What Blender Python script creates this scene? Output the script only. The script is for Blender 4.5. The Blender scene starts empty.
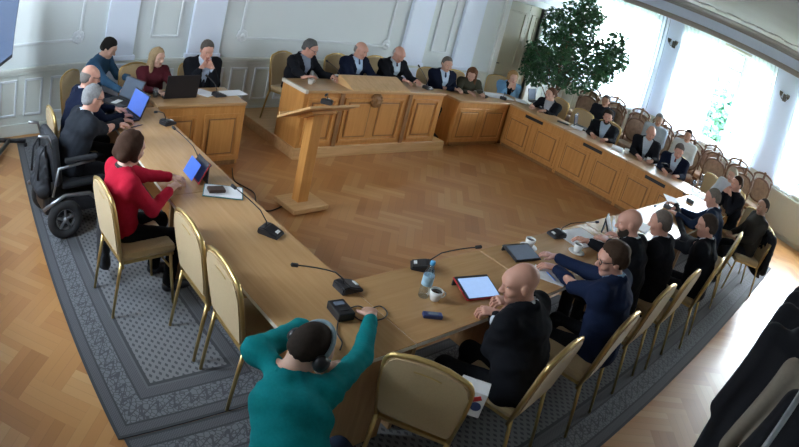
import bpy, bmesh, math, random
import numpy as np
from mathutils import Vector, Matrix
random.seed(7); rng = np.random.default_rng(7)
PI = math.pi
COL = bpy.context.scene.collection
sc = bpy.context.scene

# ------------------------------------------------------------------ camera (wide security lens, barrel distortion)
CAM = np.array([0, 0, 2.5646])
FW = np.array([.66940519, .61804453, -.41221069]); RT = np.array([.73251237, -.64157201, .22762027]); UP = np.array([.12378338, .45431962, .88219689])
def ray(u, v):
    a, b = u-399.5, 223.5-v; r = math.hypot(a, b); th = r/605.87
    for _ in range(30): th = r/605.87 + .13597*th**3
    return FW*math.cos(th) + math.sin(th)*(RT*a + UP*b)/max(r, 1e-9)
def at(u, v, z=None, x=None, y=None):      # the point of the room seen in that direction, on the table / floor / wall plane given
    d = ray(u, v)
    t = (z-CAM[2])/d[2] if z is not None else (x/d[0] if x is not None else y/d[1])
    return CAM + t*d
cd = bpy.data.cameras.new('camera'); cam = bpy.data.objects.new('camera', cd); COL.objects.link(cam)
cd.type = 'PANO'; cd.panorama_type = 'FISHEYE_LENS_POLYNOMIAL'; cd.fisheye_fov = PI
cd.sensor_fit = 'HORIZONTAL'; cd.sensor_width = 36; cd.sensor_height = 36*447/799
cd.fisheye_polynomial_k0 = 0; cd.fisheye_polynomial_k1 = -.03635535; cd.fisheye_polynomial_k2 = -.00010521469
cd.fisheye_polynomial_k3 = 5.430771938e-06; cd.fisheye_polynomial_k4 = -4.845454723e-07
m = Matrix((RT, UP, -FW)).transposed().to_4x4(); m.translation = Vector(CAM); cam.matrix_world = m
cd.clip_start = .02; cd.clip_end = 200
sc.camera = cam

# ------------------------------------------------------------------ materials
MATS = {}
def nodes(name):
    m = bpy.data.materials.new(name); m.use_nodes = True
    nt = m.node_tree; b = nt.nodes['Principled BSDF']
    return m, nt, b
def N(nt, typ, **kw):
    n = nt.nodes.new(typ)
    for k, v in kw.items():
        if k.startswith('i_'): n.inputs[int(k[2:]) if k[2:].isdigit() else k[2:]].default_value = v
        else: setattr(n, k, v)
    return n
def c4(c): return (*c, 1) if len(c) == 3 else c
def mat(name, col, rough=.6, metal=0, spec=.5, var=.12, scale=30, bump=0, emit=None, sheen=0):
    if name in MATS: return MATS[name]
    m, nt, b = nodes(name); L = nt.links.new
    b.inputs['Roughness'].default_value = rough; b.inputs['Metallic'].default_value = metal
    b.inputs['Specular IOR Level'].default_value = spec
    if sheen: b.inputs['Sheen Weight'].default_value = sheen
    tc = N(nt, 'ShaderNodeTexCoord'); no = N(nt, 'ShaderNodeTexNoise', i_Scale=scale, i_Detail=3.)
    L(tc.outputs['Object'], no.inputs['Vector'])
    mx = N(nt, 'ShaderNodeMix', data_type='RGBA'); mx.inputs['A'].default_value = c4([x*(1-var) for x in col]); mx.inputs['B'].default_value = c4([min(1, x*(1+var)) for x in col])
    L(no.outputs['Fac'], mx.inputs['Factor']); L(mx.outputs['Result'], b.inputs['Base Color'])
    if bump:
        bp = N(nt, 'ShaderNodeBump', i_Strength=bump, i_Distance=.01); L(no.outputs['Fac'], bp.inputs['Height']); L(bp.outputs['Normal'], b.inputs['Normal'])
    if emit:
        b.inputs['Emission Color'].default_value = c4(emit[0]); b.inputs['Emission Strength'].default_value = emit[1]
    MATS[name] = m; return m
def wood(name, c1, c2, rough=.4, axis=0, spec=.5, scale=6):
    m, nt, b = nodes(name); L = nt.links.new
    tc = N(nt, 'ShaderNodeTexCoord'); mp = N(nt, 'ShaderNodeMapping'); s = [scale*3]*3; s[axis] = scale*.25; mp.inputs['Scale'].default_value = s
    no = N(nt, 'ShaderNodeTexNoise', i_Scale=1.5, i_Detail=6., i_Distortion=.6); L(tc.outputs['Object'], mp.inputs['Vector']); L(mp.outputs['Vector'], no.inputs['Vector'])
    rp = N(nt, 'ShaderNodeValToRGB'); rp.color_ramp.elements[0].color = c4(c1); rp.color_ramp.elements[1].color = c4(c2); rp.color_ramp.elements[0].position = .3; rp.color_ramp.elements[1].position = .7
    L(no.outputs['Fac'], rp.inputs['Fac']); L(rp.outputs['Color'], b.inputs['Base Color']); b.inputs['Roughness'].default_value = rough; b.inputs['Specular IOR Level'].default_value = spec
    MATS[name] = m; return m
class NT:                                   # tiny maths helper on top of a node tree
    def __init__(s, nt): s.nt = nt
    def m(s, op, a, b=None, c=None):
        n = s.nt.nodes.new('ShaderNodeMath'); n.operation = op
        for i, v in enumerate((a, b, c)):
            if v is None: continue
            if isinstance(v, (int, float)): n.inputs[i].default_value = v
            else: s.nt.links.new(v, n.inputs[i])
        return n.outputs[0]
    def ramp(s, f, pts, mode='LINEAR'):
        n = s.nt.nodes.new('ShaderNodeValToRGB'); cr = n.color_ramp; cr.interpolation = mode
        while len(cr.elements) < len(pts): cr.elements.new(.5)
        for e, (p, c) in zip(cr.elements, pts): e.position = p; e.color = c4(c)
        s.nt.links.new(f, n.inputs['Fac']); return n.outputs['Color']
    def mix(s, f, a, b, blend='MIX'):
        n = s.nt.nodes.new('ShaderNodeMix'); n.data_type = 'RGBA'; n.blend_type = blend
        for k, v in (('Factor', f), ('A', a), ('B', b)):
            i = [q for q in n.inputs if q.name == k and (q.type == 'VALUE' if k == 'Factor' else q.type == 'RGBA')][0]
            if isinstance(v, (int, float)): i.default_value = v
            elif isinstance(v, tuple): i.default_value = c4(v)
            else: s.nt.links.new(v, i)
        return [o for o in n.outputs if o.type == 'RGBA'][0]
def parquet():
    m, nt, b = nodes('parquet'); q = NT(nt); L = nt.links.new
    tc = N(nt, 'ShaderNodeTexCoord'); mp = N(nt, 'ShaderNodeMapping'); mp.inputs['Rotation'].default_value = (0, 0, PI/4); k = 1/.235; mp.inputs['Scale'].default_value = (k, k, k)
    L(tc.outputs['Object'], mp.inputs['Vector']); sx = N(nt, 'ShaderNodeSeparateXYZ'); L(mp.outputs['Vector'], sx.inputs[0]); x, y = sx.outputs[0], sx.outputs[1]
    i, j = q.m('FLOOR', x), q.m('FLOOR', y); fx, fy = q.m('SUBTRACT', x, i), q.m('SUBTRACT', y, j)
    kk = q.m('FLOORED_MODULO', q.m('SUBTRACT', i, j), 4.); hor = q.m('LESS_THAN', kk, 1.5)
    idx = q.m('SUBTRACT', i, q.m('MULTIPLY', hor, kk)); idy = q.m('SUBTRACT', j, q.m('MULTIPLY', q.m('SUBTRACT', 1., hor), q.m('SUBTRACT', 3., kk)))
    acr = q.m('ADD', q.m('MULTIPLY', hor, fy), q.m('MULTIPLY', q.m('SUBTRACT', 1., hor), fx))
    st = q.m('FLOOR', q.m('MULTIPLY', acr, 3.)); sf = q.m('FRACT', q.m('MULTIPLY', acr, 3.))
    def wn(a, bb, c):
        cx = N(nt, 'ShaderNodeCombineXYZ')
        for s, v in zip(cx.inputs, (a, bb, c)):
            if isinstance(v, (int, float)): s.default_value = v
            else: L(v, s)
        w = N(nt, 'ShaderNodeTexWhiteNoise'); w.noise_dimensions = '3D'; L(cx.outputs[0], w.inputs['Vector']); return w.outputs['Value']
    tone = q.m('ADD', q.m('MULTIPLY', wn(idx, idy, hor), .62), q.m('MULTIPLY', wn(q.m('ADD', idx, .37), idy, q.m('ADD', st, q.m('MULTIPLY', hor, 9.))), .38))
    col = q.ramp(tone, [(0, (.37, .155, .044)), (.35, (.44, .195, .06)), (.6, (.49, .235, .08)), (.85, (.54, .29, .115)), (1, (.58, .34, .15))])
    edge = q.m('LESS_THAN', q.m('ABSOLUTE', q.m('SUBTRACT', sf, .5)), .47)
    col = q.mix(q.m('ADD', .82, q.m('MULTIPLY', edge, .18)), (.08, .04, .015), col)
    no = N(nt, 'ShaderNodeTexNoise', i_Scale=3., i_Detail=4.); L(tc.outputs['Object'], no.inputs['Vector'])
    L(col, b.inputs['Base Color']); L(q.m('ADD', .27, q.m('MULTIPLY', no.outputs['Fac'], .08)), b.inputs['Roughness'])
    b.inputs['Specular IOR Level'].default_value = .5
    return m
def rugmat(name, w, h, dark):
    m, nt, b = nodes(name); q = NT(nt); L = nt.links.new
    tc = N(nt, 'ShaderNodeTexCoord'); sx = N(nt, 'ShaderNodeSeparateXYZ'); L(tc.outputs['Object'], sx.inputs[0]); x, y = sx.outputs[0], sx.outputs[1]
    dx, dy = q.m('MINIMUM', x, q.m('SUBTRACT', w, x)), q.m('MINIMUM', y, q.m('SUBTRACT', h, y)); d = q.m('MINIMUM', dx, dy)
    al = q.m('ADD', x, y)
    a, lt, md, dk, bl = (.042, .042, .046), (.205, .205, .21), (.12, .122, .13), (.066, .067, .074), (.17, .175, .19)
    if dark: a, lt, md, dk, bl = [tuple(v*.7 for v in c) for c in (a, lt, md, dk, bl)]
    # field: staggered small lozenges
    px, py = .036, .064
    u = q.m('DIVIDE', x, px); vv = q.m('DIVIDE', y, py); col = q.m('FLOOR', u)
    vv = q.m('ADD', vv, q.m('MULTIPLY', q.m('FLOORED_MODULO', col, 2.), .5))
    fu, fv = q.m('ABSOLUTE', q.m('SUBTRACT', q.m('FRACT', u), .5)), q.m('ABSOLUTE', q.m('SUBTRACT', q.m('FRACT', vv), .5))
    loz = q.m('LESS_THAN', q.m('ADD', q.m('MULTIPLY', fu, 1.1), q.m('MULTIPLY', fv, 1.2)), .40)
    no = N(nt, 'ShaderNodeTexNoise', i_Scale=260., i_Detail=2.); L(tc.outputs['Object'], no.inputs['Vector'])
    field = q.mix(loz, lt, dk)
    # ornament band: scrolls made of a wavy line and voronoi petals
    vo = N(nt, 'ShaderNodeTexVoronoi', i_Scale=30.); vo.feature = 'DISTANCE_TO_EDGE'; L(tc.outputs['Object'], vo.inputs['Vector'])
    wv = q.m('SINE', q.m('MULTIPLY', q.m('SUBTRACT', x, y), 55.)); wd = q.m('ABSOLUTE', q.m('SUBTRACT', d, q.m('ADD', .18, q.m('MULTIPLY', wv, .035))))
    orn = q.m('MAXIMUM', q.m('LESS_THAN', wd, .012), q.m('LESS_THAN', vo.outputs['Distance'], .07)); ornc = q.mix(orn, bl, dk)
    fine = N(nt, 'ShaderNodeTexChecker', i_Scale=110.); L(tc.outputs['Object'], fine.inputs['Vector']); bandc = q.mix(fine.outputs['Fac'], dk, md)
    def sel(lo, base, over): return q.mix(q.m('GREATER_THAN', d, lo), base, over)
    c = sel(.022, a, bandc); c = sel(.085, c, a); c = sel(.10, c, ornc); c = sel(.26, c, a); c = sel(.275, c, bandc); c = sel(.345, c, md); c = sel(.36, c, a); c = sel(.385, c, field)
    c = q.mix(q.m('MULTIPLY', no.outputs['Fac'], .35), c, (.1, .1, .11))
    L(c, b.inputs['Base Color']); b.inputs['Roughness'].default_value = .9; b.inputs['Specular IOR Level'].default_value = .15
    b.inputs['Sheen Weight'].default_value = .25
    return m
def glassmat(name, tint=(1, 1, 1), gloss=.06):
    m = bpy.data.materials.new(name); m.use_nodes = True; nt = m.node_tree; nt.nodes.clear()
    o = N(nt, 'ShaderNodeOutputMaterial'); t = N(nt, 'ShaderNodeBsdfTransparent', i_Color=c4(tint)); g = N(nt, 'ShaderNodeBsdfGlossy', i_Roughness=.03); mx = N(nt, 'ShaderNodeMixShader', i_0=gloss)
    nt.links.new(t.outputs[0], mx.inputs[1]); nt.links.new(g.outputs[0], mx.inputs[2]); nt.links.new(mx.outputs[0], o.inputs[0]); return m
def sheermat():
    m = bpy.data.materials.new('sheer_fabric'); m.use_nodes = True; nt = m.node_tree; nt.nodes.clear()
    o = N(nt, 'ShaderNodeOutputMaterial'); t = N(nt, 'ShaderNodeBsdfTransparent'); tr = N(nt, 'ShaderNodeBsdfTranslucent', i_Color=(.86, .91, .97, 1)); df = N(nt, 'ShaderNodeBsdfDiffuse', i_Color=(.86, .91, .97, 1))
    a = N(nt, 'ShaderNodeMixShader', i_0=.5); bx = N(nt, 'ShaderNodeMixShader', i_0=.85)
    L = nt.links.new; L(tr.outputs[0], a.inputs[1]); L(df.outputs[0], a.inputs[2]); L(t.outputs[0], bx.inputs[1]); L(a.outputs[0], bx.inputs[2]); L(bx.outputs[0], o.inputs[0]); return m

M = dict(
 parquet=parquet(), sheer=sheermat(), glass=glassmat('window_glass'), clear=glassmat('clear_plastic', (.80, .88, .94), .22),
 wall=mat('wall_paint', (.69, .745, .76), .75, var=.03, scale=2), pil=mat('pilaster_paint', (.74, .82, .96), .6, var=.02, scale=2), dado=mat('wainscot_paint', (.63, .66, .62), .5, var=.03, scale=3),
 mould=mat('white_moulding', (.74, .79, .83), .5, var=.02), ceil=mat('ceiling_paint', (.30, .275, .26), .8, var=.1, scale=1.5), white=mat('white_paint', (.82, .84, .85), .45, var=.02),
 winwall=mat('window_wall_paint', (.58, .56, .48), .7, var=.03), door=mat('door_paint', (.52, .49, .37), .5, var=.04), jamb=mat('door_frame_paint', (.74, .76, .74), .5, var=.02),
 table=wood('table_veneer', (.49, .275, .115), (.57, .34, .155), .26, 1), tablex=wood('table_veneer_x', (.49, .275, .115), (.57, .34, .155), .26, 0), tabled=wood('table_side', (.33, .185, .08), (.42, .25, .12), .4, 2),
 desk=wood('desk_oak', (.53, .235, .06), (.63, .305, .09), .38, 2), desktop=wood('desk_top_oak', (.44, .25, .11), (.56, .34, .16), .3, 0), deskdark=wood('desk_groove', (.24, .11, .035), (.32, .16, .055), .5, 2), light=wood('light_oak', (.56, .33, .14), (.68, .43, .21), .35, 0),
 lip=mat('edge_band', (.72, .66, .56), .4),
 gold=mat('gold_metal', (.62, .44, .18), .32, .85, var=.05), cream=mat('cream_fabric', (.50, .365, .195), .8, var=.1, scale=90, sheen=.2), 
 carved=wood('carved_walnut', (.10, .045, .02), (.17, .08, .035), .4, 2), tapes=mat('tapestry', (.30, .20, .14), .9, var=.5, scale=14),
 black=mat('black_plastic', (.018, .018, .022), .4, var=.1), rubber=mat('rubber', (.03, .03, .032), .8), grey=mat('grey_metal', (.30, .31, .33), .35, .8), chrome=mat('chrome', (.7, .7, .7), .2, 1), bfab=mat('black_fabric', (.02, .021, .026), .85, scale=60),
 paper=mat('paper', (.85, .87, .9), .6, var=.02), china=mat('white_china', (.85, .85, .83), .2, var=.01), coffee=mat('coffee', (.05, .02, .01), .1), red=mat('red_cover', (.55, .03, .03), .5), blue=mat('blue_label', (.06, .2, .55), .4), cap=mat('blue_cap', (.10, .42, .75), .35), navy=mat('navy_print', (.03, .05, .16), .4),
 wallet=mat('brown_leather', (.06, .035, .025), .5), teal=mat('folder_edge', (.03, .22, .24), .5),
 screen=mat('laptop_screen', (.03, .08, .3), .2, emit=((.05, .10, .40), .45)), screen2=mat('tablet_screen', (.2, .3, .45), .12, emit=((.28, .42, .70), .38)), screen3=mat('dark_tablet_screen', (.05, .07, .1), .15, emit=((.10, .13, .18), .2)), tvs=mat('tv_screen', (.02, .04, .09), .12, emit=((.07, .11, .2), .6)),
 leaf=mat('ficus_leaf', (.035, .115, .045), .4, var=.5, scale=6), bark=mat('bark', (.16, .10, .06), .8), tree=mat('tree_leaf', (.05, .15, .09), .6, var=.5, scale=2), soil=mat('soil', (.04, .03, .02), .9), pot=mat('terracotta', (.30, .13, .07), .7), lawn=mat('lawn', (.12, .2, .07), .9, scale=3),
 rad=mat('radiator_paint', (.50, .48, .40), .6, var=.03), rail=mat('pelmet_wood', (.30, .26, .24), .5), lampw=mat('lamp_glass', (.8, .8, .78), .3), bronze=mat('bronze', (.10, .09, .08), .4, .7),
)

# ------------------------------------------------------------------ object helpers
class MB:
    def __init__(s): s.bm = bmesh.new()
    def _mi(s, faces, mi):
        for f in faces: f.material_index = mi
    def box(s, c, d, rot=None, bev=0, mi=0):
        r = bmesh.ops.create_cube(s.bm, size=1); vs = r['verts']
        bmesh.ops.scale(s.bm, vec=d, verts=vs); fs = list({f for v in vs for f in v.link_faces})
        if bev:
            es = list({e for v in vs for e in v.link_edges}); rb = bmesh.ops.bevel(s.bm, geom=vs+es, offset=bev, segments=2, profile=.5, affect='EDGES'); fs = list({f for f in rb['faces']} | {f for f in fs if f.is_valid}); vs = list({v for f in fs for v in f.verts})
            vs = list({v for v in vs}); 
        if rot is not None: bmesh.ops.transform(s.bm, matrix=(rot if isinstance(rot, Matrix) else Matrix.Rotation(rot, 4, 'Z')), verts=vs)
        bmesh.ops.translate(s.bm, vec=c, verts=vs); s._mi(fs, mi); return s
    def b2(s, p0, p1, bev=0, mi=0):
        p0, p1 = Vector(p0), Vector(p1); return s.box((p0+p1)/2, [abs(x) for x in (p1-p0)], None, bev, mi)
    def tube(s, pts, r, n=8, mi=0, cap=True, closed=False):
        pts = [Vector(p) for p in pts]; rings = []; K = len(pts); rr = r if hasattr(r, '__len__') else [r]*K
        up = None
        for i, p in enumerate(pts):
            if closed: t = (pts[(i+1) % K]-pts[i-1]).normalized()
            else: t = (pts[min(i+1, K-1)]-pts[max(i-1, 0)]).normalized()
            if up is None: up = t.orthogonal().normalized()
            up = (up - t*up.dot(t)); up = up.normalized() if up.length > 1e-6 else t.orthogonal().normalized()
            w = t.cross(up); rings.append([s.bm.verts.new(p + (up*math.cos(2*PI*k/n) + w*math.sin(2*PI*k/n))*rr[i]) for k in range(n)])
        for i in range(K if closed else K-1):
            a, b = rings[i], rings[(i+1) % K]
            for k in range(n):
                f = s.bm.faces.new((a[k], a[(k+1) % n], b[(k+1) % n], b[k])); f.material_index = mi; f.smooth = True
        if cap and not closed:
            for rg in (rings[0][::-1], rings[-1]): s.bm.faces.new(rg).material_index = mi
        return s
    def lathe(s, prof, c=(0, 0, 0), n=20, mi=0, sx=1, sy=1):
        rings = []
        for r, z in prof: rings.append([s.bm.verts.new((c[0]+r*sx*math.cos(2*PI*k/n), c[1]+r*sy*math.sin(2*PI*k/n), c[2]+z)) for k in range(n)])
        for a, b in zip(rings, rings[1:]):
            for k in range(n):
                f = s.bm.faces.new((a[k], a[(k+1) % n], b[(k+1) % n], b[k])); f.material_index = mi; f.smooth = True
        s.bm.faces.new(rings[0][::-1]).material_index = mi; s.bm.faces.new(rings[-1]).material_index = mi
        return s
    def prism(s, poly, y0, y1, mi=0, mtx=None):        # polygon in x,z extruded along y
        a = [s.bm.verts.new((x, y0, z)) for x, z in poly]; b = [s.bm.verts.new((x, y1, z)) for x, z in poly]; K = len(poly)
        fs = [s.bm.faces.new(a), s.bm.faces.new(b[::-1])] + [s.bm.faces.new((a[k], b[k], b[(k+1) % K], a[(k+1) % K])) for k in range(K)]
        s._mi(fs, mi)
        if mtx is not None: bmesh.ops.transform(s.bm, matrix=mtx, verts=a+b)
        return s
    def ball(s, c, r, mi=0, n=12, sc=(1, 1, 1)):
        q = bmesh.ops.create_uvsphere(s.bm, u_segments=n, v_segments=max(6, n*2//3), radius=r); vs = q['verts']
        bmesh.ops.scale(s.bm, vec=sc, verts=vs); bmesh.ops.translate(s.bm, vec=c, verts=vs)
        for f in {f for v in vs for f in v.link_faces}: f.material_index = mi; f.smooth = True
        return s
    def build(s, name, m, parent=None, loc=None, rz=None):
        bmesh.ops.recalc_face_normals(s.bm, faces=s.bm.faces[:])
        me = bpy.data.meshes.new(name); s.bm.to_mesh(me); s.bm.free()
        for x in (m if isinstance(m, (list, tuple)) else [m]): me.materials.append(x)
        o = bpy.data.objects.new(name, me); COL.objects.link(o)
        if parent is not None: o.parent = parent
        if loc is not None: o.location = loc
        if rz is not None: o.rotation_euler[2] = rz
        return o
def tag(o, label=None, cat=None, group=None, kind=None):
    for k, v in (('label', label), ('category', cat), ('group', group), ('kind', kind)):
        if v: o[k] = v
    return o
def empty(name, loc=(0, 0, 0), rz=0, label=None, cat=None, group=None):
    o = bpy.data.objects.new(name, None); COL.objects.link(o); o.location = loc; o.rotation_euler[2] = rz; o.empty_display_size = .1
    return tag(o, label, cat, group)
def struct(name, mb, m): return tag(mb.build(name, m), kind='structure')
def copy_tree(o, parent=None):
    c = o.copy(); COL.objects.link(c)
    if parent is not None: c.parent = parent
    for ch in list(o.children): copy_tree(ch, c)
    return c
D = math.radians

# ------------------------------------------------------------------ the room
X0, X1, Y0, Y1, ZC = -.6, 12.19, -.8, 7.27, 3.72
o = struct('floor', MB().b2((X0-.2, Y0-.2, -.1), (X1+.2, Y1+.2, 0)), M['parquet'])
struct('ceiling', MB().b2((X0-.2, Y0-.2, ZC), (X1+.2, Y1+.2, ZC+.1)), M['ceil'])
# back wall: with a doorway, dado, pilasters and frames
DX0, DX1, DH = 9.36, 10.6, 2.45
w = MB(); w.b2((X0-.2, Y1, .0), (DX0, Y1+.2, ZC)).b2((DX1, Y1, 0), (X1+.2, Y1+.2, ZC)).b2((DX0, Y1, DH), (DX1, Y1+.2, ZC))
struct('wall_back', w, M['wall'])
w = MB(); t = MB()
for a, b in ((X0, DX0-.16), (DX1+.16, X1)):
    w.b2((a, Y1-.025, 0), (b, Y1, .84)); t.b2((a, Y1-.06, .83), (b, Y1, .885), .01).b2((a, Y1-.045, .79), (b, Y1, .83), .008); t.b2((a, Y1-.045, 0), (b, Y1, .16), .01)
struct('trim_1', w, M['dado']); struct('baseboard_back', t, M['dado'])
w = MB(); x = X0+.12
while x < 11.8:
    if not DX0-.5 < x < DX1+.25:
        for q in ((x, x+.03, .26, .74), (x+.24, x+.27, .26, .74)): w.b2((q[0], Y1-.042, q[2]), (q[1], Y1-.02, q[3]), .006)
        w.b2((x, Y1-.042, .71), (x+.27, Y1-.02, .74), .006).b2((x, Y1-.042, .26), (x+.27, Y1-.02, .29), .006)
    x += .385
struct('trim_2', w, M['mould'])
w = MB()
for a, b in ((1.79, 2.22), (3.02, 3.5), (6.83, 7.33), (8.1, 8.62)):
    w.b2((a, Y1-.07, .885), (b, Y1, ZC-.2), .012).b2((a-.03, Y1-.085, .885), (b+.03, Y1, .95), .01).b2((a-.025, Y1-.08, 0), (b+.025, Y1, .84), .01)
struct('trim_3', w, M['pil'])
def frame(w, a, b, z0, z1, t=.035):
    for p, q in (((a, z0), (b, z0+t)), ((a, z1-t), (b, z1)), ((a, z0), (a+t, z1)), ((b-t, z0), (b, z1))): w.b2((p[0], Y1-.03, p[1]), (q[0], Y1, q[1]), .01)
def rosette(w, x, z):
    for k in range(8): w.ball((x+.055*math.cos(k*PI/4), Y1-.02, z+.055*math.sin(k*PI/4)), .038, n=8, sc=(1, .5, 1))
    w.ball((x, Y1-.03, z), .035, n=8)
w = MB()
frame(w, -.3, 1.44, 1.17, 3.2); rosette(w, 1.40, 1.22); frame(w, 2.45, 2.87, 1.17, 3.2, .03); frame(w, 3.8, 6.52, 1.15, 3.2); rosette(w, 3.84, 1.2); rosette(w, 6.48, 1.2); frame(w, 7.52, 7.92, 1.16, 3.2, .03)
struct('trim_4', w, M['mould'])
# door
w = MB(); w.b2((DX0-.15, Y1-.06, 0), (DX0, Y1+.2, DH+.15), .01).b2((DX1, Y1-.06, 0), (DX1+.15, Y1+.2, DH+.15), .01).b2((DX0, Y1-.06, DH), (DX1, Y1+.2, DH+.15), .01)
struct('trim_5', w, M['jamb'])
d = tag(MB().b2((DX0, Y1+.07, .01), (DX0+.83, Y1+.12, DH)).build('door_1', M['door']), 'beige double door standing shut in the back wall beside the tall plant', 'door', kind='structure')
MB().b2((DX0+.835, Y1+.07, .01), (DX1, Y1+.12, DH)).build('leaf', M['door'], d)
for a, b in ((DX0+.12, DX0+.72), (DX0+.93, DX1-.1)):
    p = MB()
    for z0, z1 in ((.2, .85), (1.05, 2.25)):
        for q in (((a, z0), (b, z0+.035)), ((a, z1-.035), (b, z1)), ((a, z0), (a+.035, z1)), ((b-.035, z0), (b, z1))): p.b2((q[0][0], Y1+.05, q[0][1]), (q[1][0], Y1+.075, q[1][1]), .006)
    p.build('panel_moulding', M['door'], d)
MB().b2((DX0+.02, Y1+.05, .95), (DX0+.07, Y1+.075, 1.2), .005).tube([(DX0+.045, Y1+.06, 1.1), (DX0+.045, Y1, 1.1), (DX0+.16, Y1, 1.1)], .012).build('handle', M['bronze'], d)
# left and near walls (behind the lens)
LWIN = [(3.1, 3.95), (5.2, 6.15)]
w = MB(); ys = [Y0-.2] + [v for ab in LWIN for v in ab] + [Y1+.2]
for a, b in zip(ys[::2], ys[1::2]): w.b2((X0-.2, a, 0), (X0, b, ZC))
for a, b in LWIN: w.b2((X0-.2, a, 0), (X0, b, 1.45)).b2((X0-.2, a, 3.0), (X0, b, ZC))
struct('wall_left', w, M['wall'])
for k, (a, b) in enumerate(LWIN):
    f = MB(); xg = X0-.1
    f.b2((xg-.04, a, 1.45), (xg+.04, a+.06, 3.)).b2((xg-.04, b-.06, 1.45), (xg+.04, b, 3.)).b2((xg-.04, a, 1.45), (xg+.04, b, 1.52)).b2((xg-.04, a, 2.93), (xg+.04, b, 3.)).b2((xg-.04, (a+b)/2-.05, 1.45), (xg+.04, (a+b)/2+.05, 3.))
    wo = struct('window_%d' % (k+4), f, M['white']); MB().b2((xg-.004, a+.04, 1.5), (xg+.004, b-.04, 2.95)).build('glass', M['glass'], wo)
struct('wall_front', MB().b2((X0, Y0-.2, 0), (X1+.2, Y0, ZC)), M['wall'])
# window wall
WIN = [(5.28, 7.05), (2.33, 4.55), (-.62, 1.5)]; SILL, TOP = 1.02, 3.2
w = MB(); ys = [Y0-.2] + [v for a, b in sorted(WIN) for v in (a, b)] + [Y1+.2]
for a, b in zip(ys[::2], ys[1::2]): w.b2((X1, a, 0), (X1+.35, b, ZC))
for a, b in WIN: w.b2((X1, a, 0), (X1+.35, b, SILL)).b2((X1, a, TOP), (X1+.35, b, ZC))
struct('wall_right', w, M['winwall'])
wm = MB(); wm.b2((X1-.012, 4.57, SILL), (X1, 5.26, 3.25)).b2((X1-.012, 1.52, SILL), (X1, 2.31, 3.25)).b2((X1-.012, Y0, 3.25), (X1, Y1, ZC))
struct('trim_6', wm, M['pil'])
for k, (a, b) in enumerate(WIN):
    f = MB(); xg = X1+.2; n = 3; dw = (b-a)/n
    f.b2((xg-.04, a, SILL), (xg+.04, a+.07, TOP)).b2((xg-.04, b-.07, SILL), (xg+.04, b, TOP)).b2((xg-.04, a, TOP-.08), (xg+.04, b, TOP)).b2((xg-.04, a, SILL), (xg+.04, b, SILL+.08))
    for j in (1, 2): f.b2((xg-.05, a+dw*j-.065, SILL), (xg+.05, a+dw*j+.065, TOP), .01)
    f.b2((xg-.04, a, 2.73), (xg+.04, b, 2.80))
    wo = struct('window_%d' % (k+1), f, M['white'])
    tag(MB().b2((X1-.08, a-.12, SILL-.06), (X1+.2, b+.12, SILL-.005), .01).build('window_sill', M['white'], wo))
    MB().b2((xg-.004, a+.05, SILL+.05), (xg+.004, b-.05, TOP-.05)).build('glass', M['glass'], wo)
# pelmet, cornice, ceiling mouldings
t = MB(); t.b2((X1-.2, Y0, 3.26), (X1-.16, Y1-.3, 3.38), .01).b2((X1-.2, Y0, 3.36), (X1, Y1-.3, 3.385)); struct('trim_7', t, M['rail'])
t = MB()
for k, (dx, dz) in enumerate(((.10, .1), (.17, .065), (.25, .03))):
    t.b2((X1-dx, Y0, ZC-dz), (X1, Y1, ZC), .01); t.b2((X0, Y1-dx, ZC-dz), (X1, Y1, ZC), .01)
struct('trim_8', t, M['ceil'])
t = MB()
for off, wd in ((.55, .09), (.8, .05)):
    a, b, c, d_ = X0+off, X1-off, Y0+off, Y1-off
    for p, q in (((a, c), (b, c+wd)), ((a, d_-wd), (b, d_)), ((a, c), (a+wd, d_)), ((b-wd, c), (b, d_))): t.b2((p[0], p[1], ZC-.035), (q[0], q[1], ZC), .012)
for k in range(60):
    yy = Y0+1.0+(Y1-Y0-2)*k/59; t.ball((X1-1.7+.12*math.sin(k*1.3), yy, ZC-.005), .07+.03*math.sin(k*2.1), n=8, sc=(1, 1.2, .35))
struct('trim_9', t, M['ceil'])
# platform behind the podium
struct('platform_floor', MB().b2((3.93, 5.585, 0), (6.55, Y1-.06, .14), .006), M['light'])

# curtains
def curtain(a, b, label, z0=.94, z1=3.26, amp=.035, x=X1-.13):
    n = int((b-a)*70); me = bpy.data.meshes.new('sheer_curtain'); V = []; F = []; zs = np.linspace(z0, z1, 16)
    for i in range(n+1):
        s = i/n; yy = a+(b-a)*s; ph = s*(b-a)/.10*2*PI
        for z in zs:
            h = (z1-z)/(z1-z0); A = amp*(.6+.5*h); V.append((x+A*math.sin(ph+.8*math.sin(3*h+s*5)), yy+.02*h*math.sin(ph*.37), z))
    K = len(zs)
    for i in range(n):
        for j in range(K-1): F.append((i*K+j, (i+1)*K+j, (i+1)*K+j+1, i*K+j+1))
    me.from_pydata(V, [], F); me.materials.append(M['sheer']); [setattr(p, 'use_smooth', True) for p in me.polygons]
    o = bpy.data.objects.new('sheer_curtain', me); COL.objects.link(o); tag(o, label, 'curtain', 'sheer curtains at the windows')
curtain(5.95, 7.1, 'sheer white curtain behind the tall leafy plant in the corner')
curtain(4.98, 6.0, 'sheer white curtain just beside the tall plant, hanging near the far wall lamp')
curtain(3.56, 4.62, 'sheer white curtain on the far side of the middle window')
curtain(2.2, 2.88, 'sheer white curtain on the near side of the middle window')
curtain(1.05, 1.62, 'sheer white curtain at the nearest window, close to the near wall lamp')
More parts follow.
